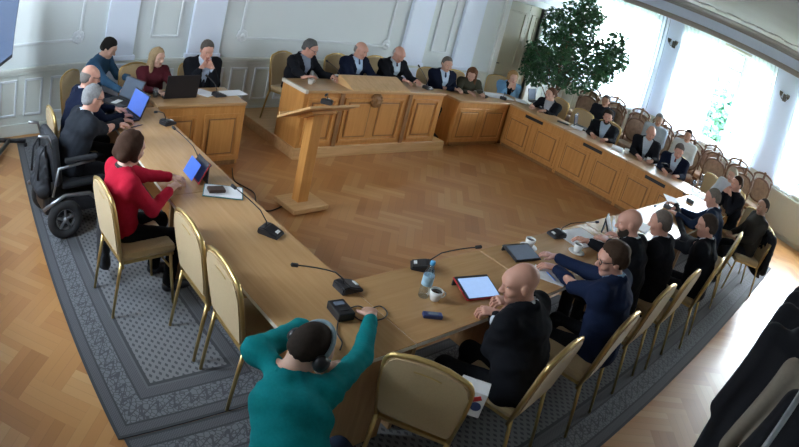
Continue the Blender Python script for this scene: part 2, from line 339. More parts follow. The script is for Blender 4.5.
for yy, lab in ((4.80, 'small dark wall lamp on the pier between the plant and the middle window'), (1.92, 'small dark wall lamp on the pier beside the nearest window')):
    e = empty('wall_lamp', (X1-.012, yy, 2.72), 0, lab, 'lamp', 'wall lamps between the windows')
    MB().box((-.015, 0, 0), (.03, .09, .16), None, .01).build('backplate', M['bronze'], e)
    for s in (-1, 1):
        MB().tube([(-.03, 0, -.02), (-.09, s*.05, -.05), (-.12, s*.09, 0)], .009).build('arm', M['bronze'], e)
        MB().lathe([(.02, 0), (.04, .05), (.045, .1)], (-.12, s*.09, 0), 10).build('shade', M['bronze'], e)
for a, b, lab in ((.2, 1.55, 'beige ribbed radiator under the nearest window'), (2.5, 4.4, 'beige ribbed radiator under the middle window'), (5.4, 6.9, 'beige ribbed radiator under the window behind the plant')):
    r = MB().b2((X1-.14, a, .12), (X1-.01, b, .9), .01)
    n = int((b-a)/.06)
    for k in range(n): r.b2((X1-.155, a+.03+k*.06, .16), (X1-.13, a+.06+k*.06, .86))
    r.b2((X1-.13, a+.1, 0), (X1-.03, a+.16, .13)).b2((X1-.13, b-.16, 0), (X1-.03, b-.1, .13))
    tag(r.build('radiator', M['rad']), lab, 'radiator')

# outside
struct('ground_outside', MB().b2((X1+.4, -25, -3.2), (45, 35, -3)), M['lawn'])
def leaves(n, c, r, size, seed, flat=.75, fill=.5):
    g = np.random.default_rng(seed); d = g.normal(size=(n, 3)); d /= np.linalg.norm(d, axis=1)[:, None]; rad = g.uniform(fill, 1, n)**.6
    P = np.array(c) + d*rad[:, None]*np.array(r) + g.normal(size=(n, 3))*.04*np.array(r); V = np.zeros((n*6, 3)); F = []
    for i in range(n):
        a = Vector(g.normal(size=3)).normalized(); nn = Vector(d[i]*.6+g.normal(size=3)*.5+np.array([0, 0, .35])).normalized(); b = nn.cross(a); b = b.normalized() if b.length > 1e-4 else Vector((1, 0, 0)); a = b.cross(nn); s = size*g.uniform(.7, 1.3)
        for k, (u, v, h) in enumerate(((-1, 0, 0), (-.3, .42, .08), (.4, .36, .05), (1, 0, -.12), (.4, -.36, .05), (-.3, -.42, .08))): V[i*6+k] = P[i] + np.array(a*(u*s) + b*(v*s*1.1) + nn*(h*s))
        F += [(i*6, i*6+1, i*6+2, i*6+3), (i*6, i*6+3, i*6+4, i*6+5)]
    return V, F
def leafmesh(name, sets, m, parent):
    V = np.concatenate([s[0] for s in sets]); F = []; o = 0
    for v, f in sets: F += [tuple(i+o for i in q) for q in f]; o += len(v)
    me = bpy.data.meshes.new(name); me.from_pydata(V.tolist(), [], F); me.materials.append(m); ob = bpy.data.objects.new(name, me); COL.objects.link(ob); ob.parent = parent; return ob
for k, (x, y, h, lab) in enumerate(((17.5, 4.75, 3.3, 'leafy green tree seen outside through the middle window'), (24, 10.5, 3.2, 'leafy tree outside behind the window by the tall plant'), (21, 0.2, 2.6, 'leafy tree outside the nearest window'))):
    e = empty('garden_tree', (x, y, -3), 0, lab, 'tree')
    MB().tube([(0, 0, 0), (.1, .05, 1.5), (0, .1, h)], [.16, .13, .09]).build('trunk', M['bark'], e)
    g = np.random.default_rng(50+k); S = []
    for j in range(16): S.append(leaves(260, g.normal(size=3)*np.array([.6, .9, .9])+np.array([0, 0, h+.5]), (.8, .8, .7), .13, 60+k*20+j))
    leafmesh('foliage', S, M['tree'], e)

# ------------------------------------------------------------------ rugs
def rug(name, x0, y0, x1, y1, z, lab, dark):
    o = MB().b2((0, 0, 0), (x1-x0, y1-y0, .008), .003).build(name, rugmat(name, x1-x0, y1-y0, dark), None, (x0, y0, z)); tag(o, lab, 'rug', 'patterned rugs under the tables')
rug('runner_rug', .565, 2.17, 1.9, 7.12, .001, 'grey blue patterned rug along the left row of chairs, under the wheelchair', False)
rug('runner_rug', .60, .68, 9.75, 2.165, .001, 'grey patterned rug under the near row of chairs, reaching away past the coats', False)

# ------------------------------------------------------------------ tables
def ctable(x0, x1, y0, y1, lab, modesty, veneer, ends=()):
    cx, cy = (x0+x1)/2, (y0+y1)/2; e = empty('conference_table', (cx, cy, 0), 0, lab, 'table', 'plain conference tables'); hx, hy = (x1-x0)/2-.002, (y1-y0)/2-.002
    MB().b2((-hx, -hy, .718), (hx, hy, .75), .004).build('tabletop', veneer, e)
    for s in (-1, 1):
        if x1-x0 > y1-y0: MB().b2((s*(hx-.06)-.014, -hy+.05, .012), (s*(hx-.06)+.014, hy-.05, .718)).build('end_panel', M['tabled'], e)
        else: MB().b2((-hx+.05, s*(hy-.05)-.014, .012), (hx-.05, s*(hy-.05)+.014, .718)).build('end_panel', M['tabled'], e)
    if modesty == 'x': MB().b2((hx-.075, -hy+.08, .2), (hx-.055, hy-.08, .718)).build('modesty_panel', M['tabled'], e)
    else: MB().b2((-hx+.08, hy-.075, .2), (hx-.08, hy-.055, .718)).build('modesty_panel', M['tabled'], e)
    MB().b2((-hx, -hy-.0015, .722), (hx, -hy, .746)).b2((-hx-.0015, -hy, .722), (-hx, hy, .746)).build('edge_band', M['lip'], e)
    return e
TX0, TX1, NY0, NY1 = 1.46, 2.07, 1.576, 2.216
ctable(TX0, TX1, NY0, 3.55, 'plain oak table at the near left corner where the man in the green sweater leans', 'x', M['table'])
ctable(TX0, TX1, 3.55, 5.58, 'plain oak table in the left row with the laptops and the standing tablet', 'x', M['table'])
NX = [2.07, 3.28, 4.85, 6.45, 8.05]
for k, lab in enumerate(('plain oak table in the near row with the water bottle and the blue screened tablet', 'plain oak table in the near row before the man in blue jacket and glasses', 'plain oak table in the near row with the upright tablet among papers', 'plain oak table at the far end of the near row, white with glare')):
    ctable(NX[k], NX[k+1], NY0, NY1, lab, 'y', M['tablex'])

# ------------------------------------------------------------------ wooden desks with panelled fronts
def panel(w, x0, x1, z0, z1, y=0, t=.05, p=.012):
    for a, b in (((x0, z0), (x1, z0+t)), ((x0, z1-t), (x1, z1)), ((x0, z0+t), (x0+t, z1-t)), ((x1-t, z0+t), (x1, z1-t))): w.b2((a[0], y-p, a[1]), (b[0], y+.006, b[1]), .005)
def desk(name, lab, loc, rz, W, dep, H, npan, group, base=.0, cutout=False):
    e = empty(name, loc, rz, lab, 'desk', group)
    MB().b2((.0, .012, .06), (W, .04, H-.033)).build('front_board', M['desk'], e)
    for x in (0, W-.03): MB().b2((x, .041, 0), (x+.03, dep, H-.033)).build('side_panel', M['desk'], e)
    MB().b2((.03, .03, 0), (W-.03, .05, .06)).build('plinth', M['deskdark'], e)
    MB().b2((-.0, -.02, H-.032), (W, dep, H), .006).build('top', M['desktop'], e)
    pw = W/npan
    for k in range(npan):
        w = MB(); panel(w, k*pw+.045, (k+1)*pw-.045, .09, H-.13 if not cutout else H-.16, .012, .035, .011); fp = w.build('front_panel', M['desk'], e)
        MB().b2((k*pw+.105, .006, .145), ((k+1)*pw-.105, .0135, H-.185 if not cutout else H-.225)).build('groove', M['deskdark'], fp); MB().b2((k*pw+.12, -.001, .16), ((k+1)*pw-.12, .0138, H-.2 if not cutout else H-.24), .004).build('raised_field', M['desk'], fp)
    if cutout: MB().box((W*.47, .006, H-.085), (.36, .014, .05), None, .004).build('cable_slot', M['black'], e)
    return e
desk('panel_desk', 'panelled oak desk at the back left behind which the blonde woman sits', (2.085, 5.6, 0), 0, 1.09, .62, .75, 2, 'panelled oak desks')
desk('panel_desk', 'panelled oak desk next to the podium with the woman in light blue behind it', (6.82, 5.716, 0), 0, 1.24, .58, .75, 2, 'panelled oak desks')
RW = [5.714, 4.55, 3.36, 2.216]
for k, lab in enumerate(('panelled oak desk in the window row below the woman with tied-back hair', 'panelled oak desk in the window row in front of the bearded man', 'panelled oak desk before the man with the dark red tie, meeting the near row')):
    desk('panel_desk', lab, (8.07, RW[k]-.002, 0), -PI/2, RW[k]-RW[k+1]-.004, .6, .75, 2, 'panelled oak desks', cutout=True)
desk('corner_desk', 'plain square oak corner desk joining the back desk and the window row', (8.08, 5.745, 0), 0, .59, .55, .75, 1, 'panelled oak desks')
desk('panel_desk', 'oak corner table where the near row meets the window row, white with glare', (8.67, 2.2, 0), -PI/2, .62, .6, .75, 1, 'panelled oak desks').location.x = 8.07
# podium
PH = .74
e = empty('podium', (3.957, 5.61, .14), 0, 'long carved oak podium on the platform where three men in suits sit', 'podium')
PW = 2.364
MB().b2((0, .012, 0), (PW, .045, PH-.036)).build('front_board', M['desk'], e)
for x in (0, PW-.03): MB().b2((x, .046, 0), (x+.03, .53, PH-.036)).build('side_panel', M['desk'], e)
MB().b2((-.012, -.02, PH-.035), (PW+.012, .54, PH), .006).build('top', M['desktop'], e)
MB().b2((-.02, -.026, PH-.04), (.02, .545, PH+.004), .004).build('edge_strip', M['lip'], e)
for a, b, c in ((.06, .5, 1), (.62, 1.62, 2), (1.8, 2.3, 1)):
    w = MB(); panel(w, a, b, .04, PH-.1, .012, .04, .02); fp = w.build('front_panel', M['desk'], e)
    pw = (b-a)/c
    for k in range(c):
        MB().b2((a+k*pw+.07, .004, .11), (a+(k+1)*pw-.07, .013, PH-.16)).build('groove', M['deskdark'], fp); MB().b2((a+k*pw+.085, -.004, .125), (a+(k+1)*pw-.085, .013, PH-.175), .005).build('raised_field', M['desk'], fp)
for x in (.56, 1.71): MB().b2((x-.03, -.012, 0), (x+.03, .02, PH-.04), .005).build('pilaster', M['deskdark'], e)
MB().prism([(-.02, PH), (.0, PH+.015), (.3, PH+.115), (.34, PH+.115), (.34, PH)], .0, .98).build('reading_slope', M['light'], e).matrix_local = Matrix(((0, 1, 0, .69), (1, 0, 0, 0), (0, 0, 1, 0), (0, 0, 0, 1)))
w = MB(); w.lathe([(.0, -.02), (.095, -.02), (.1, 0), (.085, .02), (.05, .028), (.001, .032)], n=24)
for k in range(10): w.ball((.075*math.cos(k*PI/5), .075*math.sin(k*PI/5), .018), .018, n=8)
w.box((0, 0, .03), (.05, .07, .02), None, .008); eo = w.build('emblem', M['deskdark'], e); eo.rotation_euler = (PI/2, 0, 0); eo.location = (1.12, -.0, PH-.13)

# lectern
e = empty('lectern', (3.33, 4.45, 0), D(4), 'slim oak lectern standing alone on the open floor before the podium', 'lectern')
MB().box((0, 0, .045), (.44, .36, .05), None, .006).build('base_board', M['light'], e)
MB().box((0, -.12, .01), (.38, .05, .02)).box((0, .12, .01), (.38, .05, .02)).build('foot', M['desk'], e)
MB().box((-.01, .02, .55), (.13, .11, .98), None, .006).build('post', M['desk'], e)
tilt = Matrix.Rotation(-D(27), 4, 'X')
MB().box((-.01, 0, 1.02), (.6, .53, .024), tilt, .004).build('reading_board', M['light'], e).location = (0, 0, 0)
MB().box((-.01, .0, .985), (.30, .25, .03), tilt, .004).build('support_block', M['desk'], e)
MB().box((-.01, .23, .93), (.56, .02, .04), tilt).build('stop_ledge', M['light'], e)

# ------------------------------------------------------------------ chairs
def gold_chair_proto():
    e = empty('banquet_chair', (0, 0, 0), 0, 'x', 'chair', 'gold banquet chairs')
    MB().box((0, .02, .47), (.43, .43, .07), None, .03).build('seat', M['cream'], e)
    MB().b2((-.2, -.2, .415), (.2, .22, .435)).build('seat_frame', M['gold'], e)
    prof = [(-.2, 0), (.2, 0), (.215, .2), (.215, .33)] + [(.215-.055*(1-math.cos(a)), .33+.055*math.sin(a)+.03*math.sin(a)) for a in np.linspace(.3, PI/2, 4)]
    right = prof[2:]; poly = [(-.2, 0), (.2, 0)] + right + [(x, .42+.018*math.cos(x/.16*PI/2)) for x in (.08, 0, -.08)] + [(-x, z) for x, z in right[::-1]]
    lean = Matrix.Translation((0, -.205, .49)) @ Matrix.Rotation(D(9), 4, 'X')
    w = MB(); w.prism(poly, -.02, .02); bmesh.ops.bevel(w.bm, geom=w.bm.edges[:], offset=.008, segments=2, affect='EDGES'); o = w.build('backrest', M['cream'], e); o.data.transform(lean)
    fr = [(-.2, -.1)] + [(-x*1.03, z*1.02) for x, z in right] + [(x, .435+.02*math.cos(x/.16*PI/2)) for x in (-.08, 0, .08)] + [(x*1.03, z*1.02) for x, z in right[::-1]] + [(.2, -.1)]
    w = MB(); w.tube([lean @ Vector((x, 0, z)) for x, z in fr], .0135, 8); w.build('back_frame', M['gold'], e)
    hd = MB(); hd.tube([lean @ Vector((x, -.014, .375+.008*math.cos(x*20))) for x in (-.07, -.035, 0, .035, .07)], .009, 6); hd.build('hand_grip', M['gold'], e)
    for s in (-1, 1):
        MB().tube([(s*.19, .2, .43), (s*.195, .215, .2), (s*.2, .23, .0)], [.013, .0125, .011]).build('leg', M['gold'], e)
        MB().tube([lean @ Vector((s*.2, 0, -.05)), (s*.2, -.225, .3), (s*.2, -.285, .0)], [.0135, .013, .011]).build('leg', M['gold'], e)
    MB().tube([(-.19, .21, .3), (.19, .21, .3)], .008).build('stretcher', M['gold'], e)
    return e
GP = gold_chair_proto(); first = [True]
def gchair(x, y, yaw, lab, z=0):
    o = GP if first[0] else copy_tree(GP); first[0] = False
    o.location = (x, y, z+.009); o.rotation_euler[2] = D(yaw-90); o['label'] = lab; return o
def carved_proto():
    e = empty('carved_chair', (0, 0, 0), 0, 'x', 'chair', 'carved brown audience chairs')
    MB().box((0, .02, .46), (.47, .45, .08), None, .03).build('seat', M['tapes'], e)
    MB().b2((-.23, -.2, .37), (.23, .24, .42), .01).build('seat_frame', M['carved'], e)
    lean = Matrix.Translation((0, -.21, .46)) @ Matrix.Rotation(D(8), 4, 'X')
    oval = [(.21*math.copysign(abs(math.cos(a))**.8, math.cos(a)), .31+.21*math.sin(a)) for a in np.linspace(0, 2*PI, 25)[:-1]]
    w = MB(); w.prism(oval, -.025, .025); o = w.build('backrest', M['tapes'], e); o.data.transform(lean)
    w = MB(); w.tube([lean @ Vector((x*1.06, 0, .31+(z-.31)*1.07)) for x, z in oval], .022, 8, closed=True)
    for s in (-1, 1): w.tube([lean @ Vector((s*.2, 0, -.06)), lean @ Vector((s*.215, 0, .2)), lean @ Vector((s*.225, 0, .45)), lean @ Vector((s*.2, 0, .56))], .019, 8)
    w.build('back_frame', M['carved'], e)
    w = MB(); w.tube([lean @ Vector((.235*math.cos(a), 0, .53+.12*math.sin(a))) for a in np.linspace(0, PI, 11)], .02, 8); w.tube([lean @ Vector((0, 0, .52)), lean @ Vector((0, 0, .66))], .028, 8); w.ball(lean @ Vector((0, 0, .66)), .035, n=10)
    w.build('crest', M['carved'], e)
    for s in (-1, 1):
        MB().tube([(s*.2, .21, .4), (s*.205, .225, .2), (s*.2, .215, 0)], [.026, .02, .014]).build('leg', M['carved'], e); MB().tube([(s*.2, -.2, .42), (s*.2, -.25, 0)], [.024, .016]).build('leg', M['carved'], e)
    return e

# ------------------------------------------------------------------ people: smooth bodies from blended limbs
def smin(a, b, k):
    h = np.maximum(k-np.abs(a-b), 0)/k; return np.minimum(a, b)-h*h*k*.25
class Sdf:
    def __init__(s): s.p = []
    def cap(s, a, b, ra, rb=None, S=None, F=None, fa=None, fb=None, rc=None, k=.03, op='u', tag=''):
        a, b = np.array(a, float), np.array(b, float); rb = ra if rb is None else rb; fa = ra if fa is None else fa; fb = rb if fb is None else fb
        s.p.append((a, b, ra, rb, fa, fb, None if S is None else np.array(S, float), None if F is None else np.array(F, float), rc, k, op)); return s
    def ell(s, c, Rm, r, k=.02, op='u'):                 # ellipsoid, Rm columns = axes
        s.p.append((np.array(c, float), np.array(Rm), r, None, None, None, None, None, 'ell', k, op)); return s
    def grid(s, vox, post=None, wr=0):
        lo = np.full(3, 9e9); hi = -lo
        for q in s.p:
            if q[10] != 'u': continue
            if q[8] == 'ell': R = max(q[2]); A = B = q[0]
            else: R = max(q[2], q[3], q[4], q[5]); A, B = q[0], q[1]
            lo = np.minimum(lo, np.minimum(A, B)-R); hi = np.maximum(hi, np.maximum(A, B)+R)
        lo -= 3*vox; hi += 3*vox; n = np.ceil((hi-lo)/vox).astype(int)+1
        f = np.full(n, 1., np.float32); ax = [lo[i]+vox*np.arange(n[i]) for i in range(3)]
        for q in s.p:
            k = q[9]
            if q[8] == 'ell': R = max(q[2]); A = B = q[0]
            else: R = max(q[2], q[3], q[4], q[5]); A, B = q[0], q[1]
            mrg = R+max(k, 2*vox)+vox
            i0 = np.clip(np.floor((np.minimum(A, B)-mrg-lo)/vox).astype(int), 0, n); i1 = np.clip(np.ceil((np.maximum(A, B)+mrg-lo)/vox).astype(int)+1, 0, n)
            if (i1 <= i0).any(): continue
            sl = tuple(slice(i0[i], i1[i]) for i in range(3)); G = np.stack(np.meshgrid(*[ax[i][sl[i]] for i in range(3)], indexing='ij'), -1)
            if q[8] == 'ell':
                l = (G-A) @ q[1]; r = np.array(q[2]); rm = r.min(); d = (np.sqrt(((l/r)**2).sum(-1))-1)*rm
            else:
                v = B-A; L2 = v@v; t = np.clip(((G-A)@v)/L2, 0, 1) if L2 > 1e-12 else np.zeros(G.shape[:3]); w = G-(A+t[..., None]*v)
                ra = q[2]+(q[3]-q[2])*t
                if q[6] is None: d = np.sqrt((w**2).sum(-1))-ra
                else:
                    fa = q[4]+(q[5]-q[4])*t; Sx, Fx = q[6], q[7]; Ax = np.cross(Sx, Fx); rm = np.minimum(ra, fa); rc = q[8] or rm
                    d = (np.sqrt(((w@Sx)/ra)**2+((w@Fx)/fa)**2+((w@Ax)/rc)**2)-1)*rm
            d = d.astype(np.float32)
            if q[10] == 'u': f[sl] = smin(f[sl], d, k)
            else: f[sl] = -smin(-f[sl], d, k)
        if post is not None or wr:
            G = np.stack(np.meshgrid(*ax, indexing='ij'), -1)
            if wr:
                x, y, z = G[..., 0], G[..., 1], G[..., 2]
                f = f + wr*(np.sin(31*x+4*np.sin(17*z+y*9))*np.sin(27*z+13*y+3*np.sin(21*x))+.6*np.sin(55*z+38*y*np.sign(.5)+5*np.sin(23*x))).astype(np.float32)
            if post is not None: f = post(G, f)
        return f, lo, vox
def snets(f, lo, vox):
    s = f < 0; n = np.array(f.shape)
    c = np.zeros(n-1, np.int8)
    offs = [(i, j, k) for i in (0, 1) for j in (0, 1) for k in (0, 1)]
    for o in offs: c += s[o[0]:n[0]-1+o[0], o[1]:n[1]-1+o[1], o[2]:n[2]-1+o[2]]
    I = np.argwhere((c > 0) & (c < 8))
    if len(I) == 0: return np.zeros((0, 3)), np.zeros((0, 4), int)
    v = {o: f[I[:, 0]+o[0], I[:, 1]+o[1], I[:, 2]+o[2]] for o in offs}
    acc = np.zeros((len(I), 3)); cnt = np.zeros(len(I))
    for o in offs:
        for a in range(3):
            if o[a] == 0:
                o2 = tuple(1 if i == a else o[i] for i in range(3)); A, B = v[o], v[o2]; x = (A < 0) != (B < 0); t = np.where(x, A/np.where(x, A-B, 1), 0)
                p = np.tile(np.array(o, float), (len(I), 1)); p[:, a] = t; acc += np.where(x[:, None], p, 0); cnt += x
    V = lo+vox*(I+acc/cnt[:, None]); idm = np.full(n-1, -1, np.int64); idm[I[:, 0], I[:, 1], I[:, 2]] = np.arange(len(I)); Q = []
    for a in range(3):
        b, cc = (a+1) % 3, (a+2) % 3
        s0 = [slice(None)]*3; s1 = [slice(None)]*3; s0[a] = slice(0, -1); s1[a] = slice(1, None); E = np.argwhere(s[tuple(s0)] != s[tuple(s1)])
        E = E[(E[:, b] > 0) & (E[:, cc] > 0) & (E[:, b] < n[b]-1) & (E[:, cc] < n[cc]-1)]
        if len(E) == 0: continue
        def g(db, dc):
            K = E.copy(); K[:, b] -= db; K[:, cc] -= dc; return idm[K[:, 0], K[:, 1], K[:, 2]]
        q = np.stack([g(1, 1), g(0, 1), g(0, 0), g(1, 0)], 1); fl = ~s[E[:, 0], E[:, 1], E[:, 2]]; q[fl] = q[fl][:, ::-1]; Q.append(q)
    Q = np.concatenate(Q); Q = Q[(Q >= 0).all(1)]; return V, Q
def mesh_np(name, parts, mats, parent=None, origin=(0, 0, 0), midx=None):
    V = []; Q = []; o = 0
    for v, q in parts: V.append(v); Q.append(q+o); o += len(v)
    V = np.concatenate(V)-np.array(origin); Q = np.concatenate(Q)
    me = bpy.data.meshes.new(name); me.vertices.add(len(V)); me.vertices.foreach_set('co', V.astype(np.float32).ravel())
    me.loops.add(len(Q)*4); me.loops.foreach_set('vertex_index', Q.ravel().astype(np.int32)); me.polygons.add(len(Q)); me.polygons.foreach_set('loop_start', np.arange(0, len(Q)*4, 4, dtype=np.int32))
    me.polygons.foreach_set('use_smooth', np.ones(len(Q), bool))
    for m in mats: me.materials.append(m)
    if midx is not None: me.polygons.foreach_set('material_index', midx(V[Q].mean(1)+np.array(origin)).astype(np.int32))
    me.update(calc_edges=True); me.validate(); ob = bpy.data.objects.new(name, me); COL.objects.link(ob)
    if parent is None: ob.location = origin
    else: ob.parent = parent
    return ob
def unit(v): v = np.array(v, float); return v/max(np.linalg.norm(v), 1e-9)
def skinmat(t):
    base = dict(fair=(.56, .33, .245), pink=(.60, .315, .235), tan=(.40, .215, .14), dark=(.34, .18, .12))[t]
    return mat('skin_'+t, base, .5, var=.08, scale=25), mat('lips_'+t, (base[0]*.72, base[1]*.5, base[2]*.5), .45)
EYE = [mat('eye_white', (.75, .74, .72), .2, var=.01), mat('iris', (.05, .035, .025), .2)]
def col_mat(kind, c, rough=.92, sheen=0): return mat('%s_%02d%02d%02d' % (kind, *[int(v*99) for v in c]), c, rough, var=.18, scale=70, sheen=sheen, spec=.12)
def hand(s, wrist, fdir, nrm, side, curl=.5, sc=1., k=.006):
    """fdir: along the fingers, nrm: back of the hand, side: towards the thumb"""
    F = unit(fdir); T = unit(np.array(side)-F*np.dot(side, F)); Nn = unit(np.cross(T, F)); 
    if np.dot(Nn, nrm) < 0: Nn = -Nn
    W = np.array(wrist)
    s.cap(W-F*.03*sc, W+F*.01*sc, .026*sc, .027*sc, S=T, F=Nn, fa=.021*sc, fb=.018*sc, k=.01)
    s.cap(W+F*.02*sc, W+F*.078*sc, .034*sc, .040*sc, S=T, F=Nn, fa=.016*sc, fb=.0135*sc, k=.012)
    for i, (o, l) in enumerate(((.031, .070), (.0105, .080), (-.0105, .074), (-.031, .058))):
        b = W+F*(.086-.006*abs(i-1.2))*sc+T*o*sc; sp = T*o*.8
        d1 = unit(F*math.cos(curl*.7)-Nn*math.sin(curl*.7)+sp*3*(1-.5*curl)); p1 = b+d1*l*.5*sc
        d2 = unit(F*math.cos(curl*1.6)-Nn*math.sin(curl*1.6)+sp*2*(1-.5*curl)); p2 = p1+d2*l*.32*sc
        d3 = unit(F*math.cos(curl*2.3)-Nn*math.sin(curl*2.3)); p3 = p2+d3*l*.24*sc
        s.cap(b-F*.015*sc, p1, .0095*sc, .0088*sc, k=.004).cap(p1, p2, .0088*sc, .008*sc, k=.004).cap(p2, p3, .008*sc, .0068*sc, k=.004)
    b = W+F*.025*sc+T*.026*sc; p1 = b+unit(F*.62+T*.72-Nn*.25)*.042*sc; p2 = p1+unit(F*.85+T*.35-Nn*.35*curl)*.034*sc
    s.cap(b, p1, .0135*sc, .0105*sc, k=.01).cap(p1, p2, .0105*sc, .0082*sc, k=.004)
def person(label, head, yaw, back=.12, side=0, hy=0, hp=8, hr=0, L='table', R='table', top=('jacket', (.012, .013, .018)), shirt=(.55, .6, .68), tie=None, hair=('short', (.03, .02, .015)), skin='fair', s=.95,
           vox=.014, fl=0, glasses=False, trousers=(.015, .016, .02), beard=None, hipz=.53, curl=.5, elbow=None, knees=.43, bw=1.12, shift=None, extra=None, legs=True, group=None, scarf=None, lead=None):
    H = np.array(head, float); yw = D(yaw); f = np.array([math.cos(yw), math.sin(yw), 0]); r = np.array([math.sin(yw), -math.cos(yw), 0]); z = np.array([0, 0, 1.])
    P = np.array([H[0], H[1], 0])-f*back+r*side; P[2] = fl+hipz
    org = (P[0], P[1], fl)
    hyw = yw+D(hy); hf = np.array([math.cos(hyw), math.sin(hyw), 0]); hrt = np.array([math.sin(hyw), -math.cos(hyw), 0])
    pf = hf*math.cos(D(hp))-z*math.sin(D(hp)); pu = z*math.cos(D(hp))+hf*math.sin(D(hp)); cr, sr = math.cos(D(hr)), math.sin(D(hr)); hx = hrt*cr-pu*sr; hu = pu*cr+hrt*sr
    HM = np.stack([hx, pf, hu], 1)                                   # head axes: x right, y forward, z up
    h = lambda x, y, zz: H+HM@(np.array([x, y, zz])*s)
    spine = unit(H-P); Nk = h(0, -.035, -.10)-spine*.045*s-z*.012*s
    sh = {}; tw = r
    drop = .035*s; shift = shift or {}
    for q, sg in (('R', 1), ('L', -1)): sh[q] = Nk-z*drop+tw*sg*.18*(.5+.5*bw)*s-f*.005+f*shift.get(q, (0, 0))[0]+z*shift.get(q, (0, 0))[1]
    mid = P+(Nk-P)*.42-f*.015*s; ch = P+(Nk-P)*.74+f*.0*s
    Sx = r; ax = unit(Nk-P); Fx = unit(np.cross(ax, Sx)); Fx = -Fx if Fx@f < 0 else Fx
    def torso(q, i, k=.05):
        i = i+.165*(bw-1)
        q.cap(P, mid, (.165+i)*s, (.155+i)*s, S=Sx, F=Fx, fa=(.125+i)*s, fb=(.115+i)*s, rc=.12*s, k=k)
        q.cap(mid, ch, (.155+i)*s, (.172+i)*s, S=Sx, F=Fx, fa=(.115+i)*s, fb=(.118+i)*s, rc=.10*s, k=k)
        q.cap(ch, ch+(Nk-ch)*.5, (.172+i)*s, (.13+i)*s, S=Sx, F=Fx, fa=(.112+i)*s, fb=(.075+i)*s, rc=.07*s, k=k)
        for a in 'RL': q.cap(Nk-z*.015, sh[a]-z*.012, (.046+.7*i)*s, (.05+.55*i)*s, k=k*1.3)
    # arms
    el = {}; wr = {}; fd = {}; nr = {}; td = {}
    for a, spec, sg in (('R', R, 1), ('L', L, -1)):
        S0 = sh[a]; hup = None
        if spec == 'table': W = np.array([P[0], P[1], 0])+f*(.46*s+back*.5)+r*sg*.13; W[2] = fl+.80; fdir = f*.9-r*sg*.45; nn = z
        elif spec == 'lap': W = P+f*.30*s+r*sg*.10; W[2] = fl+.66; fdir = f*.7-r*sg*.7; nn = z
        elif spec == 'chin': W = h(sg*.05, .11, -.20); fdir = h(sg*.015, .10, -.05)-W; nn = pf
        elif spec == 'cheek': W = h(sg*.10, .09, -.17); fdir = h(sg*.075, .06, 0)-W; nn = r*sg+pf*.4
        elif spec == 'clasp': W = h(sg*.075, .17, -.16); fdir = h(-sg*.01, .135, -.07)-W; nn = r*sg*.6+pf
        elif spec == 'down': W = S0-z*.5*s+r*sg*.06; fdir = -z; nn = r*sg
        else: W = np.array(spec[0], float); fdir = np.array(spec[1], float) if len(spec) > 1 else (W-S0)*np.array([1, 1, 0]); nn = np.array(spec[2]) if len(spec) > 2 else z
        l1, l2 = .30*s, .265*s; dv = W-S0; dl = np.linalg.norm(dv)
        if dl > (l1+l2)*.985: l1 *= dl/((l1+l2)*.985); l2 = dl/.985-l1
        c = (l1*l1-l2*l2+dl*dl)/(2*dl); hgt = math.sqrt(max(l1*l1-c*c, 1e-5)); pole = -z*1.0+r*sg*.55-f*.35
        if elbow and elbow.get(a) is not None: pole = np.array(elbow[a], float)
        u = dv/dl; pole = unit(pole-u*(pole@u)); el[a] = S0+u*c+pole*hgt; wr[a] = W; fd[a] = unit(fdir); nr[a] = nn
        td[a] = -r*sg if abs(fd[a]@r) < .95 else f
        if spec in ('chin', 'cheek', 'clasp'): td[a] = -pf*.3+hu*.2-hrt*sg*.9
    # ---- body
    b = Sdf(); torso(b, -.006); b.cap(Nk-z*.03, h(0, -.02, -.05), .058*s, .056*s, k=.02)
    hj = {a: P+r*sg*.09*s for a, sg in (('R', 1), ('L', -1))}; kn = {}; an = {}
    for a, sg in (('R', 1), ('L', -1)):
        kn[a] = hj[a]+f*knees*s+r*sg*.05; kn[a][2] = fl+.50*s; an[a] = kn[a]+f*.0-f*.05+r*0; an[a][2] = fl+.085
        b.cap(hj[a], kn[a], .078*s, .056*s).cap(kn[a], an[a], .052*s, .036*s)
        b.cap(sh[a], el[a], .045*s, .038*s).cap(el[a], wr[a]-fd[a]*.02, .037*s, .026*s)
    parts = [snets(*b.grid(vox))]
    hd = Sdf(); A3 = HM
    E = lambda c, rr, k=.02, op='u': hd.ell(h(*c), A3, [q*s for q in rr], k*s, op)
    E((0, -.014, .03), (.077, .097, .09)); E((0, .03, -.045), (.058, .066, .076), .04); E((0, .07, -.098), (.027, .024, .022), .03); E((0, .06, .03), (.062, .045, .05), .03)
    for sg in (-1, 1): E((sg*.034, .100, .008), (.019, .014, .014), .012, 's'); E((sg*.03, .088, .028), (.026, .014, .009), .012); E((sg*.043, .068, -.032), (.024, .024, .022), .02)
    hd.cap(h(0, .094, .008), h(0, .119, -.03), .009*s, .014*s, k=.012*s); 
    for sg in (-1, 1): E((sg*.012, .108, -.034), (.01, .011, .009), .006); E((sg*.08, -.006, -.008), (.010, .024, .034), .006)
    hd.cap(h(-.02, .092, -.06), h(.02, .092, -.06), .008*s, k=.008*s).cap(h(-.017, .09, -.071), h(.017, .09, -.071), .009*s, k=.006*s)
    hd.cap(h(0, -.02, -.05), Nk-z*.03, .054*s, .058*s, k=.03)
    hv = max(.0055, vox*.5); parts.append(snets(*hd.grid(hv)))
    for a in 'RL':
        if max(np.linalg.norm(wr[a]-H), 0) < 3:
            q = Sdf(); hand(q, wr[a], fd[a], nr[a], td[a], curl if not isinstance(curl, dict) else curl[a], s); q.cap(wr[a]-unit(wr[a]-el[a])*.07, wr[a], .029*s, .026*s, k=.01); parts.append(snets(*q.grid(.0042)))
    sk, lp = skinmat(skin)
